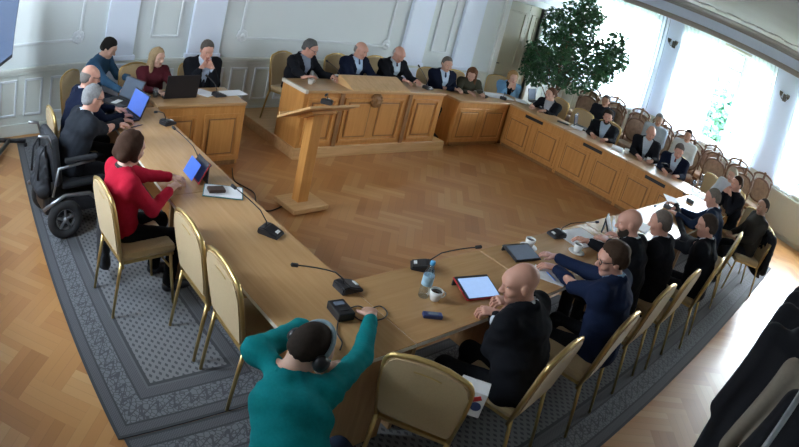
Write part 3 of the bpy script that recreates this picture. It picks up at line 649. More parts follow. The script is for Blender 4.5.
    def mi(c):
        l = (c-H)@HM/s; return ((np.abs(l[:, 0]) < .026-.35*np.abs(l[:, 2]+.066)) & (np.abs(l[:, 2]+.066) < .012) & (l[:, 1] > .08)).astype(int)
    body = mesh_np('person', parts, [sk, lp], None, org, mi); tag(body, label, 'person', group or 'people at the council meeting')
    add = lambda name, q, m, v=vox, post=None, wrk=0: mesh_np(name, [snets(*q.grid(v, post, wrk))], [m], body, org)
    for sg in (-1, 1):
        ev = MB(); ev.ball((0, 0, 0), .0125*s, 0, 8); ev.ball((0, .0075*s, 0), .0065*s, 1, 8); eo = ev.build('eye', EYE, body); mm = Matrix(HM.tolist()).to_4x4(); mm.translation = Vector(h(sg*.033, .079, .008)-np.array(org)); eo.matrix_local = mm
    # ---- hair
    style, hc = hair; hm = mat('hair_%02d%02d%02d' % tuple(int(v*99) for v in hc), hc, .85, spec=.15, var=.35, scale=60)
    q = Sdf(); i = {'short': .011, 'thick': .02, 'long': .016, 'bob': .02, 'bald': .005, 'crop': .005, 'tied': .014, 'none': .003}[style]
    q.ell(h(0, -.016, .032), A3, [(.077+i)*s, (.097+i)*s, (.09+i)*s], .01)
    q.ell(h(0, -.05, -.02), A3, [(.066+i*.6)*s, (.055+i)*s, (.075+i)*s], .02)
    if style in ('long', 'bob'):
        ln = -.27 if style == 'long' else -.055
        for sg in (-1, 1): q.cap(h(sg*.068, -.01, .03), h(sg*.082, .0 if style == 'bob' else .02, ln), .032*s, .03*s, k=.03); q.cap(h(sg*.05, -.06, .02), h(sg*.05, -.085, ln), .045*s, .04*s, k=.03)
    if style == 'tied': q.cap(h(0, -.11, .03), h(0, -.15, -.03), .035*s, .03*s, k=.02)
    LY = [-.12, -.03, -.018, .004, .018, .034, .055, .09]; LZ = [-.075, -.055, -.012, -.014, -.02, .045, .066, .078]
    def hp_(G, F_):
        l = (G-H)@HM/s; x_, y_, z_ = l[..., 0], l[..., 1], l[..., 2]
        if style in ('long', 'bob'): cut = np.minimum(y_-.04-.25*np.maximum(z_, 0), .082-z_)
        else:
            cut = np.interp(y_, LY, LZ)-z_+.004*np.sin(x_*190+y_*90)
            if style == 'bald': cut = np.maximum(cut, np.maximum(z_-.05+.25*np.maximum(y_+.05, 0), y_-.035))
        F_ = F_+(np.clip((cut+.022)/.022, 0, 1)*.009*s*(style not in ('long', 'bob'))).astype(np.float32)
        return np.maximum(F_, (cut*s).astype(np.float32))
    if style != 'none':
        mesh_np('hair', [snets(*q.grid(max(.0065, vox*.55), hp_, .0022 if style not in ('bald', 'crop') else .0006))], [hm], body, org)
        for sg in (-1, 1): MB().tube([h(sg*.016, .097, .03)-np.array(org), h(sg*.033, .0985, .036)-np.array(org), h(sg*.05, .087, .031)-np.array(org)], .0045*s, 5).build('eyebrow', hm, body)
    if beard:
        q = Sdf(); q.ell(h(0, .03, -.05), A3, [.066*s, .074*s, .08*s], .01).ell(h(0, .068, -.10), A3, [.034*s, .032*s, .03*s], .02)
        def bp(G, F_): l = (G-H)@HM/s; return np.maximum(F_, (np.maximum(l[..., 2]+.035-.25*np.maximum(.06-l[..., 1], 0), np.maximum(.0-l[..., 1], np.where((np.abs(l[..., 0]) < .026) & (l[..., 2] > -.078), .01, -1)))*s).astype(np.float32))
        mesh_np('beard', [snets(*q.grid(max(.0065, vox*.55), bp))], [mat('beard', beard, .8, var=.3)], body, org)
    if glasses:
        w = MB()
        for sg in (-1, 1):
            c = (sg*.034, .108, .006); w.tube([h(c[0]+.026*math.cos(a), c[1]-.006*abs(math.cos(a)), c[2]+.02*math.sin(a))-np.array(org) for a in np.linspace(0, 2*PI, 13)[:-1]], .0026, 5, closed=True)
            w.tube([h(sg*.058, .102, .01)-np.array(org), h(sg*.078, .06, .012)-np.array(org), h(sg*.084, -.015, .012)-np.array(org)], .0026, 5)
        w.tube([h(-.01, .112, .008)-np.array(org), h(.01, .112, .008)-np.array(org)], .0026, 5); w.build('glasses', M['black'], body)
    # ---- clothes
    kind, tc = top; tm = col_mat(kind, tc)
    open_ = kind in ('jacket', 'cardigan'); infl = .02 if open_ else .012
    cvx = max(.0095, vox*.85)
    def collar_cut(q, rr): q.cap(Nk-z*.02, Nk+spine*.12, rr*s, rr*s, k=.006, op='s')
    vz0, vz1 = .02, (.36 if open_ else 0.0)
    def vpost(G, F_):
        l = G-Nk; xx = l@r; dn = -(l@ax); fr = l@Fx
        wd = np.maximum(np.abs(xx)-.085*s*(1-dn/(vz1*s)), -(fr-.02*s)); wd = np.maximum(wd, -(dn+.12)); return np.maximum(F_, -wd.astype(np.float32))
    q = Sdf(); torso(q, infl)
    for a in 'RL':
        u = unit(wr[a]-el[a]); cuff = wr[a]-u*(.035 if kind != 'tshirt' else .2)*s
        q.cap(sh[a]-z*.015, el[a], (.057+.5*infl)*s, (.050+.4*infl)*s, k=.05); q.cap(el[a], cuff, (.050+.4*infl)*s, (.037+.3*infl)*s, k=.02)
    if open_ or kind in ('coat',): q.cap(P-z*.04-f*.02, P-z*.02, .175*s, .175*s, S=Sx, F=Fx, fa=.13*s, fb=.135*s, rc=.08*s, k=.04)
    collar_cut(q, .066 if open_ else .06)
    if open_:
        for sg in (-1, 1):
            a0 = Nk+r*sg*.068*s+z*.028*s-f*.025*s; a1 = Nk+r*sg*.085*s-ax*.07*s+Fx*(.085)*s; a2 = Nk+r*sg*.018*s-ax*.33*s+Fx*(.142)*s; q.cap(a0, a1, .02*s, .022*s, k=.015); q.cap(a1, a2, .016*s, .01*s, k=.02)
            q.cap(a0, Nk-f*.07*s+z*.035*s, .02*s, .02*s, k=.02)
    add(kind if kind != 'tshirt' else 'shirt', q, tm, cvx, vpost if open_ else None, .0022)
    if kind == 'sweater' or kind == 'blazer':
        q = Sdf(); 
        for n_ in range(10):
            a_ = 2*PI*n_/10; b_ = a_+2*PI/10; pt = lambda t: Nk+z*.02*s+r*.062*s*math.cos(t)+f*(.058*math.sin(t)+.005)*s-z*(.012*math.sin(t))*s; q.cap(pt(a_), pt(b_), .012*s, k=.006)
        add('collar', q, tm if not scarf else col_mat('scarf', scarf), max(.006, cvx*.7))
    if open_:
        sm = col_mat('shirt', shirt, .8); q = Sdf(); torso(q, .004)
        for n_ in range(10):
            a_ = 2*PI*n_/10; b_ = a_+2*PI/10; pt = lambda t: Nk+z*.028*s+r*.058*s*math.cos(t)+f*(.056*math.sin(t)+.005)*s-z*(.02*math.sin(t))*s; q.cap(pt(a_), pt(b_), .017*s, k=.01)
        collar_cut(q, .05)
        add('shirt', q, sm, cvx)
        for a in 'RL': u = unit(wr[a]-el[a]); q = Sdf(); q.cap(wr[a]-u*.07*s, wr[a]-u*.02*s, .033*s, .032*s, k=.005); add('cuff', q, sm, .009)
        if tie is not None:
            q = Sdf(); q.cap(Nk-ax*.0+Fx*.078*s, Nk-ax*.03*s+Fx*.10*s, .018*s, .016*s, k=.01); q.cap(Nk-ax*.04*s+Fx*.108*s, Nk-ax*.36*s+Fx*.137*s, .02*s, .036*s, S=Sx, F=Fx, fa=.009*s, fb=.009*s, rc=.01, k=.01); add('tie', q, col_mat('tie', tie, .5), .0075)
    if legs:
        q = Sdf(); q.cap(P-z*.02, P+z*.07, .165*s, .158*s, S=Sx, F=Fx, fa=.128*s, fb=.12*s, rc=.1*s, k=.03)
        for a in 'RL': q.cap(hj[a], kn[a], .09*s, .066*s, k=.03).cap(kn[a], an[a], .064*s, .052*s, k=.02)
        add('trousers', q, col_mat('trousers', trousers), max(.014, cvx), None, .0025)
        for a in 'RL':
            q = Sdf(); q.cap(an[a]-z*.03, an[a]+f*.15-z*.045, .042, .036, S=r, F=z, fa=.05, fb=.035, rc=.06, k=.02)
            mesh_np('shoe', [snets(*q.grid(.012))], [M['black']], body, org)
    if extra: extra(body, org, h, HM, s, Nk, f, r, z, sh)
    return dict(body=body, P=P, wr=wr, H=H, f=f, r=r, s=s)

# ------------------------------------------------------------------ the people
NAVY = (.008, .012, .030); BLK = (.010, .011, .015); CHAR = (.020, .023, .030)
GREY = (.19, .17, .16); DKB = (.030, .019, .012); BLD = (.36, .22, .10)
def V3(p): return np.array(p)
def T_(u, v, z=.80): return at(u, v, z=z)                     # a wrist resting on the table
# --- left row, far to near
person('balding man with glasses in dark suit, beyond the wheelchair at the left table', at(90, 77, x=1.20), 5, back=.14, hp=12, top=('jacket', NAVY), hair=('bald', GREY), skin='pink', glasses=True, L='table', R='table', vox=.016)
person('young man with short dark hair in a blue shirt leaning over the table corner', at(109, 48, z=1.16), -42, back=.26, hp=28, hy=10, top=('shirt', (.035, .085, .15)), hair=('thick', (.012, .01, .009)), skin='fair', L='table', R=(at(122, 91, z=.80), (.7, -.6, 0)), vox=.016, trousers=(.02, .025, .04))
person('woman with long fair hair in a dark red top behind the black laptop', at(157.5, 57, y=6.38), -84, back=.08, hp=8, hy=18, top=('sweater', (.075, .012, .018)), hair=('long', (.33, .23, .13)), skin='fair', s=.88, L='table', R='table', bw=1.0, vox=.016)
person('man in black suit with his hands clasped before his mouth at the back left desk', at(207, 50, y=6.36), -92, back=.10, hp=20, hy=-4, top=('jacket', BLK), shirt=(.5, .6, .75), hair=('short', (.10, .085, .075)), skin='pink', L='clasp', R='clasp', vox=.016, tie=(.02, .02, .03))
WCH = at(93, 98, z=1.12)
person('grey-haired man with glasses in dark suit sitting in the electric wheelchair', WCH, 8, back=.20, hp=14, hy=0, top=('jacket', CHAR), shirt=(.5, .58, .68), hair=('short', (.24, .24, .25)), skin='pink', glasses=True, L='table', R=(at(122, 121, z=.79), (.95, .1, 0)), vox=.012, hipz=.56, knees=.38)
RED = at(131, 148, z=1.13)
person('woman with short brown hair in a red jacket on a gold chair', RED, 6, back=.05, hp=14, hy=8, top=('blazer', (.38, .010, .03)), scarf=(.05, .05, .05), hair=('bob', (.045, .022, .014)), skin='fair', s=.93, L=(at(172, 177, z=.80), (.8, -.6, 0)), R=(at(171, 189, z=.81), (.75, .6, .15)), bw=1.0, vox=.0095, curl=.9, trousers=(.008, .008, .009))
# --- man with headphones, near left corner
TH = at(310, 349, z=.97)
def phones(body, org, h, HM, s, Nk, f, r, z, sh):
    w = MB(); w.tube([h(.095*math.cos(a), -.012, .02+.118*math.sin(a))-np.array(org) for a in np.linspace(0, PI, 15)], .010, 8); o = w.build('headphone_band', col_mat('plastic', (.20, .27, .30), .4), body)
    for sg in (-1, 1):
        w = MB(); w.lathe([(.001, -.02), (.036, -.018), (.042, 0), (.036, .018), (.001, .022)], n=18); e = w.build('headphone_cup', M['black'], body)
        mm = (Matrix(HM.tolist()).to_4x4() @ Matrix.Rotation(PI/2, 4, 'Y')); mm.translation = Vector(h(sg*.096, -.006, -.008)-np.array(org)); e.matrix_local = mm
person('man in a teal green sweater and headphones slumped over the near left table corner', TH, 46, back=.58, side=.08, hp=42, hy=-42, hr=4, bw=.98, shift={'L': (.13, .03), 'R': (.02, 0)}, top=('sweater', (.004, .185, .195)), hair=('crop', (.028, .02, .016)), skin='fair', s=1.0,
       R=(at(371, 317, z=.80), (.55, .75, -.05)), L=(at(326, 368, z=.83), (.75, -.6, .25)), elbow={'L': (.05, 1., .1), 'R': (.5, -.5, -.5)}, vox=.0095, curl=1.0, trousers=(.02, .03, .055), knees=.46, extra=phones, hipz=.52)
# --- podium
PD = dict(fl=.14, vox=.016)
person('grey-haired man in glasses and open-collar shirt at the left end of the podium', at(310, 48, y=6.36), -72, back=.14, hp=22, hy=18, top=('jacket', BLK), shirt=(.22, .26, .34), hair=('short', (.10, .10, .10)), skin='pink', glasses=True, L='table', R=(at(305, 77, z=.98), (.6, -.5, .3)), **PD)
person('balding man in dark suit with blue tie at the middle of the podium', at(361, 50, y=6.36), -84, back=.10, hp=14, hy=10, top=('jacket', NAVY), shirt=(.45, .6, .8), tie=(.02, .035, .10), hair=('bald', (.22, .2, .19)), skin='pink', L='table', R='table', **PD)
person('white-haired man in dark suit at the right end of the podium reading papers', at(399, 54, y=6.38), -92, back=.12, hp=24, hy=2, top=('jacket', BLK), shirt=(.5, .6, .7), tie=(.04, .02, .04), hair=('bald', (.45, .44, .43)), skin='pink', L='table', R='table', **PD)
person('man in dark suit with folded hands between the podium and the brown-haired woman', at(447, 64, y=6.36), -104, back=.10, hp=10, hy=-6, top=('jacket', NAVY), shirt=(.5, .62, .78), tie=(.03, .05, .10), hair=('short', (.13, .12, .11)), skin='fair', L=(at(459, 89, z=.80), (-.4, -.8, 0)), R=(at(455, 89, z=.80), (.3, -.8, 0)), vox=.016, fl=.0)
person('woman with long brown hair in an olive jacket looking down at the back desk', at(472, 74, y=6.28), -112, back=.22, hp=30, hy=-30, top=('sweater', (.06, .06, .042)), hair=('long', (.13, .06, .028)), skin='fair', s=.9, L='table', R='table', bw=1.0, vox=.016, fl=0)
person('blonde woman in a light blue jacket resting her chin on her hands', at(513, 77, y=6.26), -128, back=.14, hp=10, hy=6, top=('jacket', (.21, .43, .68)), shirt=(.015, .016, .02), hair=('bob', BLD), skin='fair', s=.93, L='chin', R='chin', bw=1.0, vox=.016, fl=0)
# --- window row
person('woman with tied-back brown hair in black at the window row corner', at(551, 94, x=8.80), 190, back=.10, hp=6, hy=-22, top=('jacket', BLK), shirt=(.42, .42, .44), hair=('tied', (.10, .05, .03)), skin='fair', s=.92, L='table', R='table', bw=1.0, vox=.016)
person('man with dark beard in dark suit and pale shirt behind the small black laptop', at(608, 117, x=8.84), 200, back=.06, hp=6, hy=4, top=('jacket', BLK), shirt=(.4, .5, .62), hair=('thick', DKB), beard=DKB, skin='pink', L='table', R='table', vox=.016)
person('bald man in black suit with pale open shirt leaning at the window row', at(651, 133, x=8.92), 206, back=.12, hp=14, hy=8, top=('jacket', BLK), shirt=(.48, .56, .64), hair=('bald', (.3, .26, .22)), skin='pink', L='table', R='table', vox=.016)
person('man in navy suit with dark red tie reading at the window row', at(679, 151, x=8.88), 196, back=.12, hp=24, hy=8, top=('jacket', NAVY), shirt=(.5, .58, .7), tie=(.14, .015, .03), hair=('short', (.10, .08, .07)), skin='pink', L='table', R='table', vox=.016)
# --- audience against the window wall
person('man in dark clothes sitting in the audience behind the bearded man', at(606, 101, x=10.45), 196, back=.05, top=('sweater', (.02, .022, .03)), hair=('short', (.08, .06, .05)), skin='tan', L='lap', R='lap', vox=.02)
person('man in grey shirt sitting in the audience behind the bald man', at(659, 120, x=10.45), 200, back=.05, top=('shirt', (.30, .34, .38)), hair=('short', GREY), skin='tan', L='lap', R='lap', vox=.02)
person('dark-haired man in white shirt in the audience behind the man with the dark red tie', at(688, 136, x=10.45), 190, back=.05, top=('shirt', (.55, .58, .6)), hair=('short', (.04, .025, .018)), skin='tan', L='lap', R='lap', vox=.02)
# --- far right corner
person('woman with pale fair hair in a white top at the far right corner', at(732, 175, x=8.95), 176, back=.08, hp=10, top=('sweater', (.5, .53, .58)), hair=('bob', (.42, .36, .28)), skin='fair', s=.88, L='table', R='table', bw=1.0, vox=.016)
person('person with dark brown hair in black holding hands to the mouth at the far right', at(737, 184, z=1.17), 140, back=.10, hp=8, hy=8, top=('sweater', (.012, .013, .018)), hair=('short', (.05, .03, .02)), skin='pink', s=.93, L='clasp', R='clasp', vox=.013)
# --- near row, right to left
person('man with short dark hair in an olive jacket leaning back on the rightmost gold chair', at(763, 207, z=1.18), 128, back=-.02, hp=0, hy=22, top=('sweater', (.028, .024, .020)), hair=('crop', (.025, .018, .014)), skin='tan', L='lap', R='lap', vox=.013)
person('grey-haired man in dark blue jacket bent over the table far down the near row', at(713, 198, z=1.15), 100, back=.16, hp=22, hy=12, top=('jacket', (.012, .022, .05)), hair=('crop', (.16, .14, .12)), skin='pink', L='table', R='table', vox=.013)
person('dark-haired man in black jacket typing, fifth along the near row', at(707, 226, z=1.16), 96, back=.12, hp=14, hy=14, top=('jacket', BLK), hair=('short', (.04, .028, .022)), skin='pink', L=(at(676, 205, z=.80), (-.3, .9, 0)), R='table', vox=.012)
person('man with close-cropped grey hair in black jacket, seen from behind in the near row', at(661, 223, z=1.14), 92, back=.14, hp=16, hy=10, top=('jacket', BLK), hair=('crop', (.14, .115, .10)), skin='pink', L='table', R='table', vox=.012)
person('bald bearded man in black jacket looking at the upright tablet in the near row', at(630, 223, z=1.17), 90, back=.18, hp=16, hy=32, top=('jacket', BLK), hair=('none', (.2, .17, .15)), beard=(.36, .25, .20), skin='pink', L=(at(609, 243, z=.80), (-.3, .9, .2)), R='table', vox=.012)
person('man with brown hair and glasses in a blue jacket writing at the near row', at(613, 259, z=1.16), 96, back=.16, hp=18, hy=40, top=('jacket', (.010, .018, .05)), shirt=(.22, .36, .52), hair=('thick', (.055, .033, .022)), skin='pink', glasses=True, R=(at(556, 257, z=.80), (-.5, .8, 0)), L=(at(556, 268, z=.80), (-.6, .75, 0)), vox=.0095)
person('bald man in dark jacket with folded hands beside the blue screened tablet', at(521, 283, z=1.13), 98, back=.20, hp=18, hy=46, top=('jacket', (.008, .011, .018)), hair=('none', (.2, .17, .15)), skin='pink', L=(at(496, 313, z=.80), (-.75, .65, .05)), R=(at(508, 300, z=.80), (-.9, .25, .1)), vox=.0095, curl=.9)
# ------------------------------------------------------------------ chairs
gchair(1.20, RED[1]-.08, 4, 'gold banquet chair under the woman in the red jacket')
gchair(1.60, 2.86, 0, 'empty gold banquet chair pushed in just below the woman in red')
gchair(1.60, 2.36, -3, 'empty gold banquet chair pushed in behind the elbow of the man in green')
gchair(1.06, 5.24, 4, 'gold banquet chair at the far left under the man with thinning hair')
gchair(1.0, 1.06, 44, 'gold banquet chair under the man in the green sweater')
gchair(2.05, 1.385, 28, 'empty gold banquet chair turned sideways with its back towards the man in green')
for x, y, a, lab in ((2.60, 1.27, 97, 'gold banquet chair under the bald man beside the striped carton'), (3.30, 1.22, 96, 'gold banquet chair under the man in blue jacket and glasses'), (4.10, 1.26, 92, 'gold banquet chair under the bald bearded man with the upright tablet'),
    (4.72, 1.24, 92, 'gold banquet chair under the man with close-cropped grey hair'), (5.42, 1.18, 96, 'gold banquet chair under the dark-haired man typing'), (6.75, 1.3, 100, 'gold banquet chair under the grey-haired man in dark blue'), (7.75, 1.02, 128, 'gold banquet chair under the man in the olive jacket, the rightmost chair'), (8.35, 1.4, 140, 'gold banquet chair under the person in black at the far right table end')): gchair(x, y, a, lab)
for x, y, a, z, lab in ((1.42, 6.42, -42, 0, 'gold banquet chair under the young man in the blue shirt'), (2.17, 6.50, -84, 0, 'gold banquet chair under the blonde woman in dark red'), (2.97, 6.5, -90, 0, 'gold banquet chair under the man clasping his hands'),
    (4.34, 6.52, -72, .14, 'gold banquet chair at the left end of the podium'), (5.22, 6.52, -84, .14, 'gold banquet chair under the balding man at the podium'), (5.95, 6.54, -90, .14, 'gold banquet chair under the white-haired man at the podium'),
    (7.16, 6.62, -100, 0, 'gold banquet chair under the man with folded hands beside the podium'), (7.78, 6.62, -105, 0, 'gold banquet chair under the woman in olive'), (8.85, 6.58, -128, 0, 'gold banquet chair under the woman in light blue'),
    (9.12, 5.55, 190, 0, 'gold banquet chair under the woman with tied-back hair'), (9.05, 4.98, 180, 0, 'empty gold banquet chair in the window row beside the small black laptop'), (9.12, 4.36, 198, 0, 'gold banquet chair under the bearded man'), (9.18, 3.55, 200, 0, 'gold banquet chair under the bald man of the window row'), (9.16, 2.95, 196, 0, 'gold banquet chair under the man with the dark red tie'), (9.12, 2.40, 150, 0, 'empty gold banquet chair at the window row end beside the stacked papers'), (9.15, 1.85, 176, 0, 'gold banquet chair under the fair-haired woman in white')): gchair(x, y, a, lab, z)
CP = carved_proto(); k = 0
occ = {2: 'behind the bearded man', 4: 'behind the bald man of the window row', 5: 'behind the man with the dark red tie'}
PL = ['nearest the tall plant', 'second from the plant', 'third from the plant', 'fourth from the plant', 'fifth from the plant', 'sixth from the plant', 'seventh from the plant', 'eighth from the plant']
for row, x, ys in (('front', 10.55, (5.75, 5.12, 4.52, 3.95, 3.28, 2.65, 2.05)), ('back', 11.35, (6.2, 5.5, 4.9, 4.32, 3.7, 3.05, 2.35, 1.75))):
    for i, y in enumerate(ys):
        o = CP if k == 0 else copy_tree(CP); k += 1; o.location = (x, y, 0); o.rotation_euler[2] = D(90+7*math.sin(k*2.3)); o['label'] = 'carved brown audience chair in the %s row along the windows, %s' % (row, PL[i])

# ------------------------------------------------------------------ electric wheelchair (under the grey-haired man)
wx, wy = WCH[0]-.16, WCH[1]-.03
e = empty('electric_wheelchair', (wx, wy, .009), D(8-90), 'black electric wheelchair with big grey-rimmed wheel standing on the rug at the left', 'wheelchair')
MB().box((0, 0, .24), (.42, .62, .16), None, .04).build('base', M['black'], e)
MB().box((0, .03, .44), (.46, .46, .07), None, .03).build('seat', M['bfab'], e)
MB().box((0, -.25, .66), (.44, .09, .46), Matrix.Rotation(D(8), 4, 'X'), .04).build('backrest', M['bfab'], e)
w = MB(); w.tube([(-.2, -.3, .80), (-.2, -.34, .90), (-.2, -.44, .92)], .014).tube([(.2, -.3, .80), (.2, -.34, .90), (.2, -.44, .92)], .014).tube([(-.2, -.3, .82), (.2, -.3, .82)], .012); w.build('push_handles', M['grey'], e)
def wheel(name, c, r, wd):
    w = MB(); w.tube([(c[0], c[1]+(r-wd*.5)*math.cos(a), c[2]+(r-wd*.5)*math.sin(a)) for a in np.linspace(0, 2*PI, 29)[:-1]], wd*.5, 10, closed=True); o = w.build(name, M['rubber'], e)
    h = MB(); sg = 1 if c[0] > 0 else -1; h.tube([(c[0], c[1]+(r-wd)*math.cos(a), c[2]+(r-wd)*math.sin(a)) for a in np.linspace(0, 2*PI, 25)[:-1]], .012, 6, closed=True)
    for k in range(5): a = 2*PI*k/5+.3; h.tube([(c[0]+sg*.012, c[1], c[2]), (c[0]+sg*.012, c[1]+(r-wd)*math.cos(a), c[2]+(r-wd)*math.sin(a))], .014, 6)
    h.ball((c[0]+sg*.02, c[1], c[2]), .03, n=10); h.tube([(c[0]-.03, c[1], c[2]), (c[0]+.03, c[1], c[2])], .018); h.build('rim', M['grey'], o)
for s in (-1, 1):
    wheel('drive_wheel', (s*.30, -.20, .18), .18, .085); wheel('front_wheel', (s*.27, .33, .10), .10, .06)
    w = MB(); w.tube([(s*.25, -.3, .38), (s*.25, -.24, .62), (s*.25, .12, .65)], .014); w.build('arm_support', M['grey'], e)
    MB().box((s*.25, -.02, .68), (.06, .32, .04), None, .015).build('armrest', M['bfab'], e)
    w = MB(); w.tube([(s*.3, -.42, .30), (s*.31, -.2, .40), (s*.31, .05, .38), (s*.29, .2, .25)], .018); w.build('fender', M['grey'], e)
    MB().box((s*.1, .52, .10), (.14, .2, .02), None, .006).tube([(s*.1, .26, .3), (s*.1, .45, .12)], .014).build('footrest', M['black'], e)
MB().box((0, -.31, .26), (.36, .12, .2), None, .05).build('battery_case', M['black'], e)
q = Sdf(); q.cap((0, -.34, .40), (0, -.335, .64), .20, .16, S=(1, 0, 0), F=(0, 1, 0), fa=.08, fb=.05, rc=.1, k=.03).cap((-.14, -.38, .40), (.14, -.38, .40), .055, k=.04)
o = mesh_np('backpack', [snets(*q.grid(.014, None, .004))], [M['bfab']], None, (0, 0, 0)); o.location = (wx, wy, .009); o.rotation_euler[2] = D(8-90); tag(o, 'black backpack hanging on the back of the electric wheelchair', 'backpack')
for sx in (-1, 1): MB().tube([(sx*.12, -.33, .66), (sx*.12, -.34, .80), (sx*.12, -.40, .72), (sx*.12, -.42, .5)], .012).build('strap', M['bfab'], o)
# slim bag on the red woman's chair
bp = at(103, 238, z=.36); q = Sdf(); q.cap((0, 0, -.20), (0, 0, .14), .055, .045, S=(1, 0, 0), F=(0, 1, 0), fa=.10, fb=.09, k=.03)
o = mesh_np('shoulder_bag', [snets(*q.grid(.01, None, .003))], [M['bfab']], None, (0, 0, 0)); o.location = bp; tag(o, 'slim black bag hanging on the back of the chair of the woman in red', 'bag')
MB().tube([(0, -.06, .16), (.0, -.03, .36), (0, .03, .36), (0, .06, .16)], .008).build('strap', M['bfab'], o)

# ------------------------------------------------------------------ television on its stand
e = empty('television', (.40, 6.86, 0), 0, 'large flat television on a black floor stand at the far left wall', 'television')
u = Vector((-.39, -.92, 0)).normalized(); nrm = Vector((.92, -.39, 0)).normalized(); rot = Matrix((u, -nrm, Vector((0, 0, 1)))).transposed().to_4x4()
def tvb(c, d, bev=.0): return MB().box(c, d, None, bev)
for nm, c, d, mm in (('housing', (.72, 0, 1.54), (1.46, .05, .84), M['black']), ('screen', (.72, -.027, 1.55), (1.40, .004, .77), M['tvs']), ('column', (.72, .06, .8), (.08, .06, 1.5), M['black']), ('base', (.72, .03, .10), (.1, .1, .1), M['black'])): tvb(c, d, .004).build(nm, mm, e).matrix_local = rot
for a, b in (((.12, -.18), (.30, .06)), ((1.32, -.18), (1.1, .06)),): pass
w = MB(); w.tube([(-.08, -.02, .07), (1.4, -.02, .07)], .03, 6); o = w.build('foot_bar', M['black'], e); o.matrix_local = rot
for x in (-.06, 1.38):
    for y in (-.28, .24): w = MB(); w.tube([(x, -.02, .07), (x, y, .07)], .028, 6).lathe([(.0, 0), (.03, 0), (.03, .05), (0, .05)], (x, y, 0), 12); w.build('caster_arm', M['black'], e).matrix_local = rot

# ------------------------------------------------------------------ microphones
def mic(u, v, tip, lab, z=.75, tz=.98, sc=1., face=None):
    b = at(u, v, z=z); t = at(tip[0], tip[1], z=tz); dx, dy = t[0]-b[0], t[1]-b[1]; ang = math.atan2(dy, dx) if face is None else D(face)
    e = empty('microphone', tuple(b), ang-PI/2, lab, 'microphone', 'black gooseneck desk microphones')
    w = MB(); w.prism([(-.075, 0), (-.07, .02), (.03, .052), (.075, .045), (.08, 0)], -.058, .058, 0, Matrix.Rotation(PI/2, 4, 'Z') @ Matrix.Scale(sc, 4)); bmesh.ops.bevel(w.bm, geom=w.bm.edges[:], offset=.008, segments=2, affect='EDGES'); w.build('base', M['black'], e)
    MB().box((0, -.045*sc, .034*sc), (.04*sc, .022*sc, .006), Matrix.Rotation(D(18), 4, 'X'), .002).build('button', M['white'], e)
    R_ = Matrix.Rotation(-(ang-PI/2), 3, 'Z'); loc = R_ @ Vector(t-b); s0 = Vector((0, .045*sc, .045*sc)); mid = s0+Vector((0, .0, .06)); pts = [s0, s0.lerp(mid, .5)]+[mid.lerp(loc, k/5)+Vector((0, 0, .010*math.sin(PI*k/5))) for k in range(1, 6)]
    gn = MB().tube(pts, .0045, 6).build('gooseneck', M['black'], e)
    d = (pts[-1]-pts[-2]).normalized(); MB().tube([pts[-1]-d*.02, pts[-1]-d*.015, pts[-1]+d*.02, pts[-1]+d*.026], [.007, .012, .012, .006], 8).build('capsule', M['rubber'], gn)
    return e
mic(168, 124, (156, 112), 'black desk microphone at the far end of the left row beside the grey-haired man', tz=.9)
mic(201, 166, (174, 128), 'black desk microphone standing behind the upright tablet on the left table')
mic(271, 234, (234, 187), 'black desk microphone on the left table, its neck pointing back to the folder')
mic(348, 289, (295, 265), 'black desk microphone at the near left corner beside the small black box')
mic(421, 268, (478, 247), 'black desk microphone standing behind the water bottle')
mic(556, 236, (597, 222), 'black desk microphone lying low in front of the man in blue jacket and glasses', tz=.86)
mic(668, 208, (655, 206), 'black desk microphone far along the near row in front of the grey-haired men', tz=.95)
mic(690, 202, (684, 194), 'black desk microphone at the right end of the near row on the glaring white table', tz=.95)
mic(598, 127, (592, 120), 'black desk microphone before the bearded man at the window row', tz=.95)
mic(668, 171, (662, 163), 'black desk microphone before the man with the dark red tie', tz=.9)
mic(541, 108, (545, 98), 'black desk microphone before the woman with tied-back hair', tz=.93)
mic(484, 97, (477, 90), 'black desk microphone beside the papers on the back desk', tz=.93)
mic(503, 99, (505, 93), 'black desk microphone before the woman in light blue', tz=.9)
mic(428, 89, (419, 66), 'black desk microphone at the right end of the podium with a raised neck', z=.88, tz=1.22)
mic(327, 103, (326, 95), 'black microphone standing on the lectern board', z=1.07, tz=1.2)
mic(340, 80, (327, 61), 'black desk microphone on the podium between the two left men', z=.88, tz=1.2)
mic(219, 96, (207, 76), 'black desk microphone at the man clasping his hands', tz=1.0)

# ------------------------------------------------------------------ things on the tables
def slab(name, mats, c, w, h, t, rz, lab, cat, tilt=0, grp=None, mat_=None, bev=.002):
    o = MB().box((0, 0, t/2), (w, h, t), None, bev).build(name, mat_ or M['paper'], None, tuple(c), rz); o.rotation_euler[0] = tilt; return tag(o, lab, cat, grp)
def tablet(u, v, rz, lab, scr, tilt=12, w=.25, h=.18, cover=None):
    c = at(u, v, z=.755); e = empty('tablet', tuple(c), rz, lab, 'tablet'); R_ = Matrix.Rotation(D(tilt), 4, 'X'); up = .5*h*math.sin(D(tilt))
    MB().box((0, 0, up+.006), (w+.012, h+.012, .008), R_, .002).build('cover', cover or M['black'], e)
    MB().box((0, 0, up+.013), (w, h, .007), R_, .002).build('body', M['black'], e); MB().box((0, -.001*tilt, up+.0168), (w-.022, h-.022, .001), R_).build('screen', scr, e)
    hh = h*math.sin(D(tilt)); 
    MB().box((0, h*.5*math.cos(D(tilt))-.006, max(.008, hh*.5)), (w+.012, .012, max(.012, hh)), None, .002).build('stand_flap', M['black'], e)
    return e
tablet(476, 291, D(-14), 'tablet with a blue lit screen in a red edged black case before the bald man', M['screen2'], 13, .26, .19, M['red'])
tablet(521, 255, D(-12), 'dark screened tablet lying before the man in blue jacket and glasses', M['screen3'], 10)
